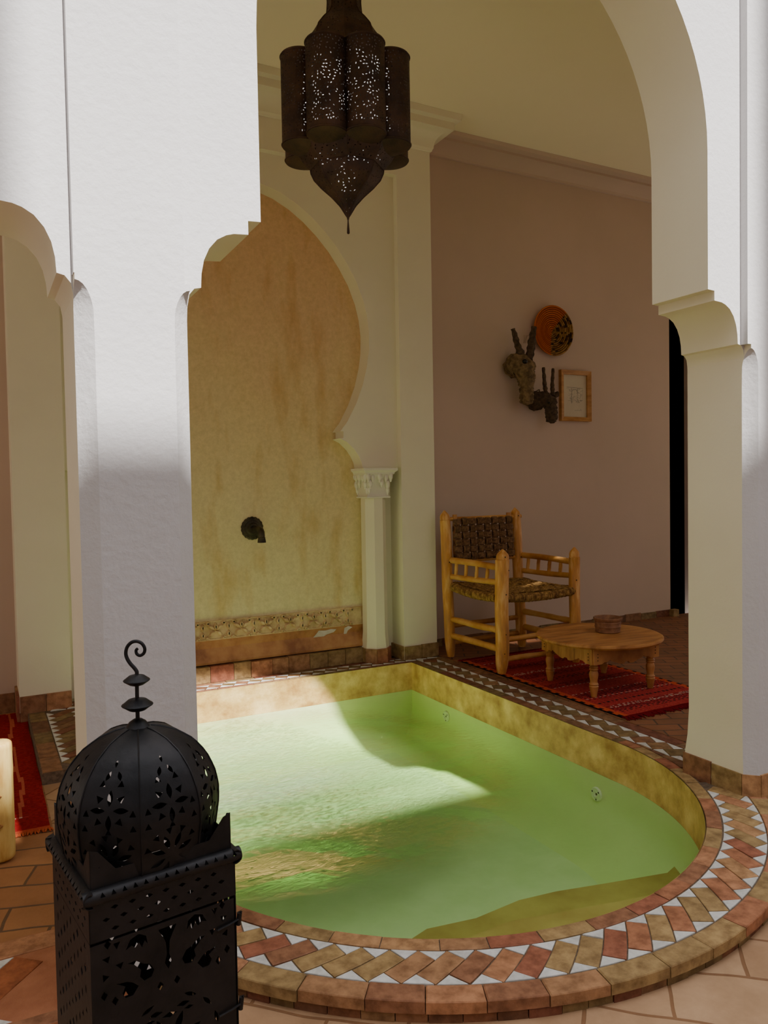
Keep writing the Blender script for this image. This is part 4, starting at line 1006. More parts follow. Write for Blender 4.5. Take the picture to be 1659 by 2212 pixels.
# plaited animal heads
def plait(p, seed): return 0.007*sin(p.z*150+3*sin(p.x*90+seed))+0.005*noise.noise(p*70)
def head(mb, spine, radii, seed, n=20, flat=0.9):
    P = [Vector(p) for p in spine]; out = []
    # resample
    K = 44; pts = []; rr = []
    for i in range(K+1):
        t = i/K*(len(P)-1); a = min(int(t), len(P)-2); f = t-a; f2 = f*f*(3-2*f)
        pts.append(P[a].lerp(P[a+1], f)); rr.append(radii[a]+(radii[a+1]-radii[a])*f2)
    o = len(mb.v); mb.tube(pts, rr, n, 0, flat=flat)
    for i in range(o, len(mb.v)):
        p = Vector(mb.v[i]); j = min(range(len(pts)), key=lambda k: (pts[k]-p).length)
        d = (p-pts[j]); 
        if d.length > 1e-5: p += d.normalized()*plait(p, seed)
        mb.v[i] = tuple(p)
def horn(par, pts, rad, seed, name='horn', m=None):
    mb = MB(); K = 18; P = [Vector(p) for p in pts]; out = []; rr = []
    for i in range(K+1):
        t = i/K*(len(P)-1); a = min(int(t), len(P)-2); f = t-a
        out.append(P[a].lerp(P[a+1], f)); rr.append((rad[a]+(rad[a+1]-rad[a])*f)*(1+0.14*sin(i*1.7+seed)))
    mb.tube(out, rr, 10, 0, wob=0.25, seed=seed); return mb.build(name, m or RAFFIAD, par, smooth=60)
hx, hz = 3.72, 1.8
h1 = thing('antelope_head', 'large plaited straw antelope head with two long upright horns, leftmost on the rosy wall', 'wall decoration', (hx, YW, hz))
mb = MB()
head(mb, [(-0.02, -0.02, 0.29), (-0.02, -0.085, 0.305), (-0.005, -0.135, 0.28), (0.01, -0.145, 0.21), (0.018, -0.14, 0.12), (0.022, -0.135, 0.05), (0.024, -0.132, 0.015), (0.024, -0.13, 0.0)],
     [0.090, 0.106, 0.098, 0.076, 0.056, 0.055, 0.050, 0.022], 1.0)
mb.build('face', RAFFIA, h1, smooth=70)
horn(h1, [(-0.015, -0.13, 0.35), (-0.05, -0.12, 0.46), (-0.08, -0.11, 0.575)], [0.036, 0.022, 0.018], 1.1)
horn(h1, [(0.045, -0.14, 0.34), (0.08, -0.13, 0.46), (0.112, -0.12, 0.60)], [0.032, 0.032, 0.020], 2.1)
mb = MB()
for k in range(3): mb.tube([(0.005+0.01*k, -0.125, 0.47), (0.012+0.012*k, -0.13, 0.50+0.012*k), (0.01+0.02*k, -0.13, 0.53)], 0.0015, 4, 0)
mb.build('loose_straw', RAFFIA, h1)
mb = MB(); mb.ball((-0.052, -0.215, 0.315), (0.022, 0.018, 0.018), 12, 8); mb.build('eye', BLACKP, h1)
gx, gz = 3.945, 1.665
h2 = thing('gazelle_head', 'small plaited straw gazelle head with two thin straight horns, beside the framed picture', 'wall decoration', (gx, YW, gz))
mb = MB()
head(mb, [(-0.045, -0.012, 0.17), (-0.045, -0.06, 0.18), (-0.01, -0.10, 0.185), (0.03, -0.125, 0.17), (0.04, -0.13, 0.11), (0.045, -0.13, 0.05), (0.045, -0.13, 0.015), (0.045, -0.13, 0.0)],
     [0.072, 0.082, 0.066, 0.058, 0.050, 0.049, 0.042, 0.018], 2.0)
mb.build('face', RAFFIAD, h2, smooth=70)
horn(h2, [(0.0, -0.12, 0.215), (-0.005, -0.11, 0.30), (-0.008, -0.10, 0.435)], [0.018, 0.015, 0.011], 4.1)
horn(h2, [(0.055, -0.13, 0.215), (0.062, -0.12, 0.30), (0.080, -0.11, 0.430)], [0.018, 0.015, 0.011], 5.1)
horn(h2, [(0.075, -0.13, 0.205), (0.098, -0.13, 0.228), (0.112, -0.125, 0.245)], [0.012, 0.022, 0.010], 6.1, 'ear')
horn(h2, [(-0.045, -0.10, 0.22), (-0.05, -0.10, 0.262), (-0.075, -0.095, 0.25)], [0.006, 0.004, 0.003], 7.1, 'ear')
mb = MB(); mb.ball((-0.008, -0.165, 0.155), 0.010, 12, 8); mb.build('eye', BLACKP, h2)

# framed picture
fx0, fx1, fz0, fz1 = 4.175, 4.492, 1.698, 2.108
fp = thing('framed_picture', 'small framed ink sketch with light oak frame hanging on the rosy wall', 'picture', (0.5*(fx0+fx1), YW, 0.5*(fz0+fz1)))
hw, hh, fw, fd = 0.5*(fx1-fx0), 0.5*(fz1-fz0), 0.034, 0.034
mb = MB()
for (a, b, c, d) in (((-hw, -hh), (hw, -hh), (hw-fw, -hh+fw), (-hw+fw, -hh+fw)), ((hw, -hh), (hw, hh), (hw-fw, hh-fw), (hw-fw, -hh+fw)), ((hw, hh), (-hw, hh), (-hw+fw, hh-fw), (hw-fw, hh-fw)), ((-hw, hh), (-hw, -hh), (-hw+fw, -hh+fw), (-hw+fw, hh-fw))):
    P = [a, b, c, d]; vs = [(x, 0, z) for x, z in P]+[(P[0][0], -fd, P[0][1]), (P[1][0], -fd, P[1][1]), (P[2][0], -fd*0.65, P[2][1]), (P[3][0], -fd*0.65, P[3][1])]
    mb.add(vs, [(0, 1, 2, 3), (4, 5, 6, 7), (0, 1, 5, 4), (1, 2, 6, 5), (2, 3, 7, 6), (3, 0, 4, 7)])
weld(mb.build('frame', FRAMEW, fp, smooth=0), 1e-6)
mb = MB(); mb.box(-hw+fw-.002, hw-fw+.002, -0.008, -0.002, -hh+fw-.002, hh-fw+.002); mb.build('sheet', PAPER, fp, smooth=0)
mb = MB(); rnd = random.Random(3)
def ln_(x0, z0, x1, z1, w=0.0014):
    d = Vector((x1-x0, z1-z0)); 
    if d.length < 1e-5: return
    nn = Vector((-d.y, d.x)).normalized()*w/2
    mb.add([(x0-nn.x, -0.0084, z0-nn.y), (x1-nn.x, -0.0084, z1-nn.y), (x1+nn.x, -0.0084, z1+nn.y), (x0+nn.x, -0.0084, z0+nn.y)], [(0, 1, 2, 3)])
ln_(-0.085, 0.07, 0.088, 0.066, .003); ln_(-0.03, 0.065, -0.032, -0.06, .004); ln_(0.03, 0.065, 0.034, -0.06, .003); ln_(-0.072, -0.04, 0.08, -0.035); ln_(0.085, 0.06, 0.083, -0.03)
for k in range(90):
    x, z = rnd.uniform(-0.06, 0.075), rnd.uniform(-0.055, 0.06); a = rnd.uniform(0, pi)
    l = rnd.uniform(0.01, 0.03); ln_(x, z, x+cos(a)*l, z+sin(a)*l*0.6, 0.0016)
for k in range(12):
    a = pi*k/11; ln_(0.0+0.032*cos(a), 0.02+0.035*sin(a), 0.032*cos(a+.28), 0.02+0.035*sin(a+.28), .003)
for k in range(9): x = 0.0+k*0.009; ln_(x, -0.118, x+0.006, -0.112+rnd.uniform(-.006, .01), 0.002)
mb.build('sketch', INK, fp, smooth=0)

# wall spout over the pool
sx, sz, sy = 1.559, 0.942, YN
sp_ = thing('wall_spout', 'dark bronze water spout with scalloped rose on the stained niche wall', 'spout', (sx, sy, sz))
xf = lambda x, y, z: (x, -z, y)
mb = MB(); mb.lathe([(0.070, 0.0), (0.072, 0.004), (0.066, 0.010), (0.052, 0.013), (0.050, 0.018), (0.036, 0.022), (0.030, 0.034), (0.0001, 0.035)], 96, xf=xf, close=False, mod=lambda th, i: 1+0.055*abs(sin(9*th)) if i < 3 else 1)
for k in range(18): 
    a = 2*pi*(k+.5)/18; mb.ball((0.060*cos(a), -0.009, 0.060*sin(a)), (0.007, 0.004, 0.007), 8, 5)
mb.build('rose', BRONZE, sp_, smooth=40)
mb = MB(); pts = [(0, -0.03, 0), (0, -0.09, 0), (0.0, -0.14, 0), (0.0, -0.165, -0.005), (0, -0.182, -0.02), (0, -0.187, -0.04), (0, -0.187, -0.052)]
mb.tube(pts, [0.020, 0.018, 0.019, 0.021, 0.021, 0.020, 0.019], 20)
mb.lathe([(0.024, 0.02), (0.026, 0.024), (0.024, 0.028)], 20, xf=xf, close=False)
mb.build('pipe', BRONZE, sp_, smooth=50)
mb = MB(); mb.lathe([(0.020, -0.048), (0.024, -0.050), (0.024, -0.060), (0.026, -0.064), (0.028, -0.082), (0.022, -0.082), (0.018, -0.07), (0.0001, -0.068)], 8, (0, -0.187, 0), close=False)
mb.build('nozzle', BRONZE, sp_, smooth=25)
# ------------------------------------------------------------------ pierced metal lanterns
def almond(cx, cy, ang, ln, wd, k=5):
    P = []
    for i in range(k+1):
        t = i/k; P.append((t-0.5, sin(pi*t)*0.5))
    for i in range(k-1, 0, -1):
        t = i/k; P.append((t-0.5, -sin(pi*t)*0.5))
    ca, sa = cos(ang), sin(ang)
    return [(cx+x*ln*ca-y*wd*sa, cy+x*ln*sa+y*wd*ca) for x, y in P]
def tri_(cx, cy, ang, s, sx_=1.0): return [(cx+s*cos(ang+a)*(1 if a else 1.2)*sx_, cy+s*sin(ang+a)*(1 if a else 1.2)) for a in (0, 2*pi/3, 4*pi/3)]
def disc(cx, cy, r, k=8): return [(cx+r*cos(2*pi*i/k), cy+r*sin(2*pi*i/k)) for i in range(k)]
def diamond(cx, cy, a, b): return [(cx-a, cy), (cx, cy-b), (cx+a, cy), (cx, cy+b)]

lx_, ly_, zr = 0.203, 1.189, 0.660
lan = thing('floor_lantern', 'tall black pierced iron floor lantern with domed top and curled hook', 'lantern', (lx_, ly_, -0.055), radians(7.6))
zo = 0.055      # world z + zo = local z
TH = 0.0012
# --- dome
DP = [(0.100, 0.640), (0.106, 0.660), (0.111, 0.690), (0.1155, 0.720), (0.1155, 0.745), (0.110, 0.770), (0.098, 0.796), (0.080, 0.818), (0.057, 0.834), (0.034, 0.843), (0.018, 0.846)]
arcl = [0]
for (a, b), (c, d) in zip(DP[:-1], DP[1:]): arcl.append(arcl[-1]+sqrt((c-a)**2+(d-b)**2))
def dome_at(s):
    s = max(0, min(arcl[-1], s))
    for i in range(len(arcl)-1):
        if s <= arcl[i+1]+1e-9:
            t = (s-arcl[i])/(arcl[i+1]-arcl[i]); return DP[i][0]+(DP[i+1][0]-DP[i][0])*t, DP[i][1]+(DP[i+1][1]-DP[i][1])*t
    return DP[-1]
NG = 8; hk = sin(pi/NG)
def gore_holes():
    H = []
    def keep(P):
        if all(abs(x) < dome_at(y)[0]*hk-0.0022 for x, y in P) and all(0.004 < y < arcl[-1]-0.004 for x, y in P): H.append(P)
    cy = 0.050
    for k in range(8):
        a = 2*pi*k/8+pi/8; keep(almond(0.0+0.0215*cos(a), cy+0.0215*sin(a), a, 0.0225, 0.0082))
    for k in range(12):
        a = 2*pi*k/12+0.13; R_ = 0.038
        x, y = R_*cos(a), cy+R_*sin(a)
        keep(tri_(x, y, a+pi, 0.0056))
    cy = 0.124
    for k in range(4):
        a = pi/2*k; keep(almond(0.0165*cos(a), cy+0.0165*sin(a), a, 0.022, 0.0085))
    for k in range(4):
        a = pi/2*k+pi/4; keep(tri_(0.021*cos(a), cy+0.021*sin(a), a, 0.006))
    keep(tri_(-0.013, 0.158, pi/2, 0.0055)); keep(tri_(0.013, 0.158, pi/2, 0.0055))
    for x_, y_ in ((-0.034, 0.098), (0.034, 0.098), (-0.033, 0.118), (0.033, 0.118), (0, 0.094)): keep(tri_(x_, y_, pi/2, 0.0055))
    keep(almond(-0.0075, 0.170, 1.2, 0.015, 0.006)); keep(almond(0.0085, 0.170, -1.2+pi, 0.015, 0.006))
    keep(almond(0, 0.188, pi/2, 0.012, 0.004))
    return H
GH = gore_holes(); GO = []
K_ = 26
for i in range(K_+1):
    s = arcl[-1]*i/K_; GO.append((dome_at(s)[0]*hk, s))
for i in range(K_, -1, -1):
    s = arcl[-1]*i/K_; GO.append((-dome_at(s)[0]*hk, s))
ext = []
for i in range(1, K_):
    s = arcl[-1]*i/K_; w = dome_at(s)[0]*hk
    ext += [(w*t, s) for t in (-.66, -.33, 0, .33, .66)]
ext = [p for p in ext if not any(inpoly(p[0], p[1], h) for h in GH)]
seam = -pi/2+atan2(lx_, ly_)*-1-radians(7.6)
seam = atan2(-ly_, -lx_)-radians(7.6)
mb = MB()
for g_ in range(NG):
    a = seam+pi/NG+2*pi*g_/NG
    def fn(u, v, w, a=a):
        r, z = dome_at(v); ap = r*cos(pi/NG)-w*TH; b_ = 0.004*(1-(u/max(1e-6, r*hk))**2)*(r/0.11)
        ap += b_
        return (cos(a)*ap-sin(a)*u, sin(a)*ap+cos(a)*u, z+zo)
    sheet(mb, GO, GH, fn, ext)
dome = mb.build('dome', IRON, lan, smooth=30)
mb = MB()
for g_ in range(NG):
    a = seam+2*pi*g_/NG
    mb.tube([(cos(a)*(dome_at(arcl[-1]*i/20)[0]+0.0006), sin(a)*(dome_at(arcl[-1]*i/20)[0]+0.0006), dome_at(arcl[-1]*i/20)[1]+zo) for i in range(21)], 0.0013, 5)
mb.build('seam', IRON, dome)
# --- finial: cap, rod, two discs, curled hook
def zz_(*p): return [(r, z+zo) for r, z in p]
mb = MB(); mb.lathe(zz_((0.0205, 0.838), (0.0215, 0.842), (0.017, 0.846), (0.012, 0.853), (0.006, 0.857), (0.0001, 0.857)), 24, close=False, mod=lambda th, i: 1+0.03*sin(8*th)); mb.build('cap', IRON, lan, smooth=40)
mb = MB(); mb.tube([(0, 0, 0.85+zo), (0, 0, 0.895+zo), (0.0005, 0, 0.925+zo)], [0.0032, 0.003, 0.003], 10); mb.build('rod', IRON, lan)
for zc, r, h in ((0.8785, 0.0225, 0.0105), (0.9155, 0.0190, 0.0090)):
    mb = MB(); mb.lathe(zz_((0.003, zc-h), (r*0.55, zc-h*0.75), (r*0.92, zc-0.002), (r, zc-0.001), (r*1.03, zc), (r, zc+0.001), (r*0.92, zc+0.002), (r*0.6, zc+h*0.75), (0.003, zc+h)), 28, close=True)
    mb.build('finial_disc', IRON, lan, smooth=40)
vr = (cos(-YAW-radians(7.6)), sin(-YAW-radians(7.6)))    # direction that runs across the view
hook = [(0.0, 0.922), (0.0006, 0.928), (-0.003, 0.934), (-0.009, 0.941), (-0.0135, 0.949), (-0.0150, 0.957), (-0.0125, 0.966), (-0.006, 0.9725), (0.002, 0.974), (0.0095, 0.9705), (0.0135, 0.963), (0.0120, 0.956), (0.0065, 0.9525), (0.0015, 0.955), (0.0005, 0.9605), (0.003, 0.963)]
def cr_spline(P, k=5):
    out = []
    for i in range(len(P)-1):
        p0, p1, p2, p3 = [Vector(P[max(0, min(len(P)-1, j))]) for j in (i-1, i, i+1, i+2)]
        for s in range(k):
            t = s/k; out.append(0.5*((2*p1)+(-p0+p2)*t+(2*p0-5*p1+4*p2-p3)*t*t+(-p0+3*p1-3*p2+p3)*t*t*t))
    out.append(Vector(P[-1])); return out
hp = cr_spline(hook); mb = MB()
mb.tube([(p.x*vr[0], p.x*vr[1], p.y+zo) for p in hp], [0.0030-0.0008*i/len(hp) for i in range(len(hp))], 10); mb.build('hook', IRON, lan, smooth=60)
# --- body
HB = 0.1045
def panel(name, k, outl, holes, ext=(), dz=0.0, off=0.0, parent=lan, m=IRON):
    a = k*pi/2-pi/2; mb = MB()
    sheet(mb, outl, holes, lambda u, v, w: (cos(a)*(HB+off-w*TH)-sin(a)*u, sin(a)*(HB+off-w*TH)+cos(a)*u, v+zo), ext)
    return mb.build(name, m, parent, smooth=0)
def band_holes():
    H = []
    for j, z in enumerate((0.640, 0.6255, 0.611)):
        for i in range(9):
            x = -0.094+0.0235*i+(0.0118 if j % 2 else 0)
            if abs(x) < 0.092: H.append(diamond(x, z, 0.0052, 0.0030))
    return H
def door_holes():
    H = []
    def both(P): H.append(P); H.append([(-x, y) for x, y in P][::-1])
    H.append([(-0.013, 0.588), (-0.003, 0.568), (-0.0015, 0.55), (-0.005, 0.538), (0.0, 0.528), (0.005, 0.538), (0.0015, 0.55), (0.003, 0.568), (0.013, 0.588)])
    both([(0.028, 0.574), (0.030, 0.586), (0.040, 0.592), (0.052, 0.588), (0.058, 0.576), (0.050, 0.579), (0.045, 0.574), (0.040, 0.580), (0.036, 0.572), (0.032, 0.580)])
    both([(0.026, 0.545), (0.020, 0.535), (0.024, 0.526), (0.034, 0.524), (0.040, 0.532), (0.038, 0.541), (0.048, 0.552), (0.056, 0.556), (0.046, 0.557), (0.034, 0.548)])
    both([(0.042, 0.520), (0.050, 0.510), (0.060, 0.510), (0.064, 0.518), (0.060, 0.526), (0.072, 0.534), (0.058, 0.532), (0.050, 0.528)])
    for x, y, a in ((0.070, 0.588, -pi/2), (0.083, 0.572, 0.3), (0.086, 0.548, 1.0), (0.066, 0.558, 0.4)): both(tri_(x, y, a, 0.0055))
    for x, y in ((0.082, 0.592), (0.012, 0.508), (0.074, 0.512), (0.088, 0.524)): both(diamond(x, y, 0.0045, 0.0065))
    # arcs of slots round the lower medallion
    for k in range(7):
        a = pi*(k+0.5)/7; both(almond(0.0+0.072*cos(a)*0.98+0.0001, 0.415+0.072*sin(a), a+pi/2, 0.020, 0.006)) if 0.2 < cos(a) else None
    for k in range(8):
        a = 2*pi*k/8+pi/8; H.append(almond(0.034*cos(a), 0.415+0.034*sin(a), a, 0.030, 0.010))
    both(diamond(0.020, 0.470, 0.010, 0.0040)); both(diamond(0.028, 0.462, 0.007, 0.003)); H.append(diamond(0.0, 0.462, 0.011, 0.004))
    for z in (0.330, 0.300):
        for i in range(8): H.append(diamond(-0.0805+0.023*i, z, 0.0065, 0.009))
    for cy in (0.20, 0.08):
        for k in range(8):
            a = 2*pi*k/8; H.append(almond(0.036*cos(a), cy+0.036*sin(a), a, 0.034, 0.011))
        for x in (-0.078, 0.078):
            for dy in (-0.03, 0.03): H.append(diamond(x, cy+dy, 0.008, 0.014))
    return [h for h in H if h]
def side_holes():
    H = []; rnd = random.Random(11)
    for j in range(42):
        z = 0.585-0.0148*j
        for i in range(5):
            x = -0.078+0.039*i+(0.019 if j % 2 else 0)
            if abs(x) < 0.088:
                kind = (i+j) % 3
                H.append(diamond(x, z, 0.0052, 0.0072) if kind == 0 else tri_(x, z, pi/2, 0.0048) if kind == 1 else almond(x, z, pi/2, 0.014, 0.0055))
    return H
BHs, DHs, SHs = band_holes(), door_holes(), side_holes()
for k in range(4):
    panel('upper_band', k, [(-HB, 0.599), (HB, 0.599), (HB, 0.652), (-HB, 0.652)], BHs)
    if k == 0:
        o = panel('door', k, [(-HB, 0.0), (HB-0.004, 0.0), (HB-0.004, 0.596), (-HB, 0.596)], DHs, off=0.0016)
        for z in (0.560, 0.432):
            mb = MB(); a = -pi/2
            mb.tube([(HB-0.032, -HB-0.004, z+zo-0.002), (HB-0.012, -HB-0.005, z+zo+0.001), (HB+0.004, -HB-0.004, z+zo+0.004), (HB+0.006, -HB-0.004, z+zo+0.014)], 0.0018, 6)
            mb.tube([(HB+0.002, -HB-0.002, z+zo-0.006), (HB+0.004, -HB-0.003, z+zo+0.012)], 0.0038, 8); mb.build('latch_hook', IRON, o)
    else: panel('side_panel', k, [(-HB, 0.0), (HB, 0.0), (HB, 0.598), (-HB, 0.598)], SHs)
    # rolled, pierced rim below the collar
    a = k*pi/2-pi/2; mb = MB(); RR = 0.0105; H = []
    for i in range(14):
        x = -0.0945+0.0145*i
        H.append(tri_(x, 0.0085, -pi/2, 0.0044)); H.append(tri_(x+0.007, 0.0235, pi/2, 0.0040))
    Lr = RR*pi*1.15
    ext = [(-HB-0.008+(2*HB+0.016)*i/30, Lr*j/9) for i in range(31) for j in range(1, 9)]
    ext = [p for p in ext if not any(inpoly(p[0], p[1], h) for h in H)]
    def fr_(u, v, w, a=a):
        ph = -pi*0.58+v/RR*1.0; r = RR-w*TH; rad = HB-0.002+cos(ph)*r; z = 0.659+sin(ph)*r
        return (cos(a)*rad-sin(a)*u, sin(a)*rad+cos(a)*u, z+zo)
    sheet(mb, [(-HB-0.008, 0), (HB+0.008, 0), (HB+0.008, Lr), (-HB-0.008, Lr)], H, fr_, ext); mb.build('rolled_rim', IRON, lan, smooth=40)
    # collar strip with raised corner horns
    c0 = HB-0.004
    col_o = [(-c0, 0.664), (c0, 0.664), (c0, 0.722), (c0-0.011, 0.718), (c0-0.034, 0.689), (-c0+0.034, 0.689), (-c0+0.011, 0.718), (-c0, 0.722)]
    mb = MB(); sheet(mb, col_o, [disc(-c0+0.012, 0.697, 0.0012, 6)], lambda u, v, w, a=a: (cos(a)*(c0-w*TH)-sin(a)*u, sin(a)*(c0-w*TH)+cos(a)*u, v+zo)); mb.build('collar', IRON, lan, smooth=0)
mb = MB(); sheet(mb, [(-HB, -HB), (HB, -HB), (HB, HB), (-HB, HB)], [[(0.098*cos(2*pi*i/40), 0.098*sin(2*pi*i/40)) for i in range(40)]], lambda u, v, w: (u, v, 0.655+zo-w*TH)); mb.build('top_plate', IRON, lan, smooth=0)
mb = MB(); mb.box(-HB, HB, -HB, HB, 0.02, 0.022); mb.build('floor_plate', IRON, lan, smooth=0)
for sx2 in (-1, 1):
    for sy2 in (-1, 1):
        mb = MB(); mb.box(sx2*HB-0.004, sx2*HB+0.004, sy2*HB-0.004, sy2*HB+0.004, 0.0, 0.07); mb.build('foot', IRON, lan, smooth=0)

# --- hanging lamp over the pool
hxl, hyl = 1.530, 3.2
hl = thing('hanging_lantern', 'large dark pierced metal lantern with fluted body and onion finial hanging over the pool', 'lantern', (hxl, hyl, 2.325), radians(0))
LZ = -2.36  # parts are laid out in room heights, the whole lamp then sits 4 cm lower
tilt = Matrix.Rotation(radians(0), 3, 'Y')
HT = 0.0016; LR = 0.088; RC = 0.212; ZT, ZBt = 3.125, 2.735
rot0 = atan2(-hyl, -hxl)+pi/8     # two flutes face the camera
rl_ = random.Random(5)
def lobe_holes():
    H = []; W = LR*pi*1.12
    def keep(P):
        if all(0.006 < x < W-0.006 for x, y in P): H.append(P)
    cx = W/2
    for cz, R_, n_, s in ((0.255, 0.026, 12, 0.0072), (0.255, 0.0385, 16, 0.006), (0.15, 0.018, 8, 0.006), (0.345, 0.018, 8, 0.006), (0.085, 0.015, 8, 0.0055)):
        for k in range(n_):
            a = 2*pi*k/n_; keep(almond(cx+R_*cos(a), cz+R_*sin(a), a, s*1.7, s*0.75, 3))
    for sidex in (0.045, W-0.045):
        for cz in (0.07, 0.13, 0.20, 0.27, 0.335):
            for k in range(7):
                a = 2*pi*k/7; keep(almond(sidex+0.014*cos(a), cz+0.014*sin(a), a, 0.010, 0.0045, 3))
    for x in [0.012+0.0115*i for i in range(int((W-0.02)/0.0115))]:
        keep(diamond(x, 0.034, 0.003, 0.0045)); keep(diamond(x+0.005, 0.372, 0.003, 0.0045))
    for _ in range(700): keep(almond(rl_.uniform(0.01, W-0.01), rl_.uniform(0.03, 0.375), rl_.uniform(0, pi), 0.0095, 0.0048, 3))
    # drop overlaps
    out = []
    for P in H:
        c = (sum(p[0] for p in P)/len(P), sum(p[1] for p in P)/len(P)); ok = True
        for c2 in out:
            if (c2[0][0]-c[0])**2+(c2[0][1]-c[1])**2 < (0.0085 if len(out) < 110 else 0.0115)**2: ok = False; break
        if ok: out.append((c, P))
    return [P for c, P in out]
LH = lobe_holes(); LW = LR*pi*1.12; HH = ZT-ZBt
ext = [(LW*i/22, HH*j/14) for i in range(0, 23) for j in range(0, 15)]
ext = [p for p in ext if 0 < p[0] < LW and 0 < p[1] < HH and not any(inpoly(p[0], p[1], h) for h in LH)]
GLOW, gnt = new_mat('speckle_glow')
_o = N(gnt, 'ShaderNodeOutputMaterial'); _e = N(gnt, 'ShaderNodeEmission'); _n = N(gnt, 'ShaderNodeTexNoise', Scale=26.0, Detail=2.0); _t = N(gnt, 'ShaderNodeTexCoord'); _c = N(gnt, 'ShaderNodeValToRGB')
L(gnt, _t.outputs['Object'], _n.inputs['Vector']); L(gnt, _n.outputs['Fac'], _c.inputs[0]); _c.color_ramp.elements[0].position = 0.47; _c.color_ramp.elements[1].position = 0.60
_c.color_ramp.elements[0].color = (0.01, 0.008, 0.006, 1); _c.color_ramp.elements[1].color = (1.0, 0.96, 0.92, 1); L(gnt, _c.outputs[0], _e.inputs[0]); _e.inputs[1].default_value = 1.6; L(gnt, _e.outputs[0], _o.inputs[0])
for k in range(8):
    a = rot0+k*pi/4; cx, cy = cos(a)*RC, sin(a)*RC
    def fl(u, v, w, a=a, cx=cx, cy=cy):
        th = a-pi*0.56+u/LR; r = LR-w*HT
        return (cx+cos(th)*r, cy+sin(th)*r, ZBt+v+LZ)
    outl = [(LW*i/22, 0) for i in range(22)]+[(LW, HH*j/6) for j in range(6)]+[(LW-LW*i/22, HH) for i in range(22)]+[(0, HH-HH*j/6) for j in range(6)]
    mb = MB(); sheet(mb, outl, LH, fl, ext); fo = mb.build('flute', RUSTIRON, hl, smooth=30)
    # lid above and sloping floor below each flute
    mb = MB(); rim = [(cx+cos(a-pi*0.56+pi*1.12*i/20)*LR, cy+sin(a-pi*0.56+pi*1.12*i/20)*LR) for i in range(21)]
    inn = [(cos(a+0.36-0.72*i/20)*0.12, sin(a+0.36-0.72*i/20)*0.12) for i in range(21)]
    vs = [(x, y, ZT+LZ) for x, y in rim]+[(x, y, ZT+0.02+LZ) for x, y in inn[::-1]]
    mb.add(vs, [(i, i+1, 22+i, 21+i) for i in range(20)]); mb.build('lid', RUSTIRON, fo, smooth=30)
    mb = MB(); vs = [(x, y, ZBt+LZ) for x, y in rim]+[(x*1.3, y*1.3, ZBt-0.03+LZ) for x, y in inn[::-1]]
    mb.add(vs, [(i, i+1, 22+i, 21+i) for i in range(20)]); mb.build('sloping_base', RUSTIRON, fo, smooth=30)
    for zb_ in (ZBt+0.006, ZT-0.006):
        mb = MB(); mb.tube([(cx+(x-cx)*1.01, cy+(y-cy)*1.01, zb_+LZ) for x, y in rim], 0.0034, 5); mb.build('rolled_edge', RUSTIRON, fo, smooth=30)
def facet_shell(name, prof, nseg, hsize, rows, parent, seed, rot=0.0, ribs=True):
    """faceted pierced shell; prof [(r,z)]"""
    al = [0]
    for (a, b), (c, d) in zip(prof[:-1], prof[1:]): al.append(al[-1]+sqrt((c-a)**2+(d-b)**2))
    def at(s):
        for i in range(len(al)-1):
            if s <= al[i+1]+1e-9:
                t = (s-al[i])/(al[i+1]-al[i]); return prof[i][0]+(prof[i+1][0]-prof[i][0])*t, prof[i][1]+(prof[i+1][1]-prof[i][1])*t
        return prof[-1]
    kk = sin(pi/nseg); K = max(8, len(prof)*3)
    go = [(at(al[-1]*i/K)[0]*kk, al[-1]*i/K) for i in range(K+1)]+[(-at(al[-1]*i/K)[0]*kk, al[-1]*i/K) for i in range(K, -1, -1)]
    rnd = random.Random(seed); H = []; cs_ = []
    for _ in range(rows*60):
        y = rnd.uniform(0.008, al[-1]-0.008); w = at(y)[0]*kk-hsize*1.2
        if w <= 0: continue
        x = rnd.uniform(-w, w)
        if any((x-a)**2+(y-b)**2 < (hsize*2.4)**2 for a, b in cs_): continue
        P = almond(x, y, rnd.uniform(0, pi), hsize*2, hsize*0.95, 3)
        if all(abs(px_) < at(max(0, min(al[-1], py_)))[0]*kk-0.003 and 0.004 < py_ < al[-1]-0.004 for px_, py_ in P): H.append(P); cs_.append((x, y))
        if len(H) > rows*6: break
    ext = [(at(al[-1]*i/K)[0]*kk*t, al[-1]*i/K) for i in range(1, K) for t in (-.5, 0, .5)]
    ext = [p for p in ext if not any(inpoly(p[0], p[1], h) for h in H)]
    mb = MB()
    for g_ in range(nseg):
        a = rot+pi/nseg+2*pi*g_/nseg
        def fn(u, v, w, a=a):
            r, z = at(v); ap = r*cos(pi/nseg)-w*HT
            return (cos(a)*ap-sin(a)*u, sin(a)*ap+cos(a)*u, z+LZ)
        sheet(mb, go, H, fn, ext)
    o = mb.build(name, RUSTIRON, parent, smooth=25)
    if ribs:
        mb = MB()
        for g_ in range(nseg):
            a = rot+2*pi*g_/nseg
            mb.tube([(cos(a)*at(al[-1]*i/K)[0], sin(a)*at(al[-1]*i/K)[0], at(al[-1]*i/K)[1]+LZ) for i in range(K+1)], 0.003, 6)
        mb.build('rib', RUSTIRON, o)
    return o
r8 = rot0+pi/8
facet_shell('lower_bowl', [(0.168, 2.665), (0.200, 2.70), (0.222, 2.735), (0.226, 2.785), (0.20, 2.83)], 8, 0.0052, 9, hl, 21, r8, ribs=False)
facet_shell('finial', [(0.001, 2.452), (0.012, 2.468), (0.035, 2.505), (0.072, 2.545), (0.118, 2.585), (0.150, 2.62), (0.166, 2.655), (0.164, 2.685), (0.148, 2.705), (0.13, 2.708)], 8, 0.0050, 9, hl, 22, r8)
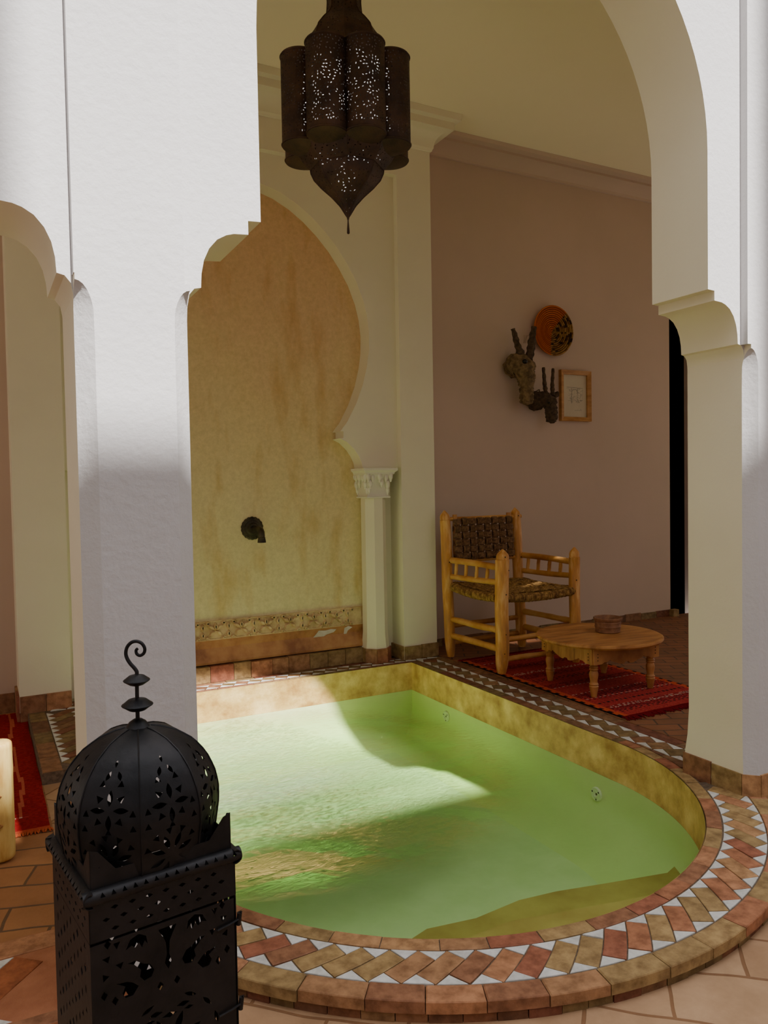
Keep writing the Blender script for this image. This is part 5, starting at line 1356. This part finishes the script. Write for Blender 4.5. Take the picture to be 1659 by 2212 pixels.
facet_shell('bell', [(0.212, 3.135), (0.190, 3.155), (0.176, 3.19), (0.170, 3.225), (0.158, 3.258), (0.125, 3.300), (0.092, 3.335), (0.078, 3.365), (0.075, 3.41), (0.078, 3.46)], 8, 0.0055, 9, hl, 23, r8)
mb = MB(); mb.lathe([(0.0001, 2.453+LZ), (0.006, 2.450+LZ), (0.003, 2.444+LZ), (0.003, 2.436+LZ), (0.0035, 2.43+LZ), (0.006, 2.40+LZ), (0.0065, 2.385+LZ), (0.003, 2.381+LZ), (0.0001, 2.38+LZ)], 12, close=False); mb.build('spike', RUSTIRON, hl)
mb = MB(); mb.lathe([(0.075, 3.455+LZ), (0.05, 3.50+LZ), (0.03, 3.54+LZ), (0.03, 3.58+LZ), (0.0001, 3.59+LZ)], 16, close=False)
for k in range(6):
    z = 3.595+0.026*k
    pts = [((cos(t)*0.010 if k % 2 else 0), (0 if k % 2 else cos(t)*0.010), z+sin(t)*0.017+LZ) for t in [2*pi*j/10 for j in range(10)]]
    mb.tube(pts, 0.0028, 6, closed=True)
mb.build('hanging_chain', RUSTIRON, hl)
# added liner and bulbs with patchy glow, for bright specks in the piercings
mb = MB(); mb.lathe([(0.0001, 2.76+LZ), (0.20, 2.76+LZ), (0.20, 3.10+LZ), (0.0001, 3.10+LZ)], 32, close=False); mb.build('glow_liner', GLOW, hl)
mb = MB(); mb.ball((0, 0, 2.62+LZ), (0.055, 0.055, 0.05), 16, 10); mb.build('bulb', GLOW, hl)
mb = MB(); mb.ball((0, 0, 3.2+LZ), (0.07, 0.07, 0.05), 16, 10); mb.build('bulb', GLOW, hl)
# ------------------------------------------------------------------ light
w = bpy.data.worlds.new('sky'); SC.world = w; w.use_nodes = True
bg = w.node_tree.nodes['Background']; bg.inputs[0].default_value = (0.92, 0.94, 1.0, 1); bg.inputs[1].default_value = 2.45
sd = bpy.data.lights.new('sun', 'SUN'); sd.energy = 14.5; sd.angle = radians(1.1); sd.color = (1.0, 0.97, 0.93)
so = bpy.data.objects.new('sun', sd); COL.objects.link(so); so.rotation_euler = SUN.normalized().to_track_quat('-Z', 'Y').to_euler(); so.location = (1.5, -3, 6)
# added fill lamps inside the closed gallery ends, aimed up to brighten the interior
for nm, x, rz_, en in (('gallery_fill_right', 7.7, 1, 26), ('gallery_fill_left', -3.9, -1, 42)):
    ad_ = bpy.data.lights.new(nm, 'AREA'); ad_.shape = 'RECTANGLE'; ad_.size = 2.2; ad_.size_y = 2.6; ad_.energy = en; ad_.color = (1.0, 0.93, 0.82)
    ao = bpy.data.objects.new(nm, ad_); COL.objects.link(ao); ao.location = (x, 3.5, 1.2); ao.rotation_euler = Vector((-rz_, 0, 0.75)).to_track_quat('-Z', 'Z').to_euler()
SC.view_settings.view_transform = 'AgX'; SC.view_settings.look = 'None'; SC.view_settings.exposure = -0.05; SC.view_settings.gamma = 1.0
cy_ = SC.cycles; cy_.max_bounces = 8; cy_.diffuse_bounces = 5; cy_.glossy_bounces = 3; cy_.transmission_bounces = 3; cy_.transparent_max_bounces = 12; cy_.volume_bounces = 0
cy_.caustics_reflective = False; cy_.caustics_refractive = False; cy_.use_denoising = True; cy_.sample_clamp_indirect = 6
try: cy_.use_adaptive_sampling = False
except Exception: pass
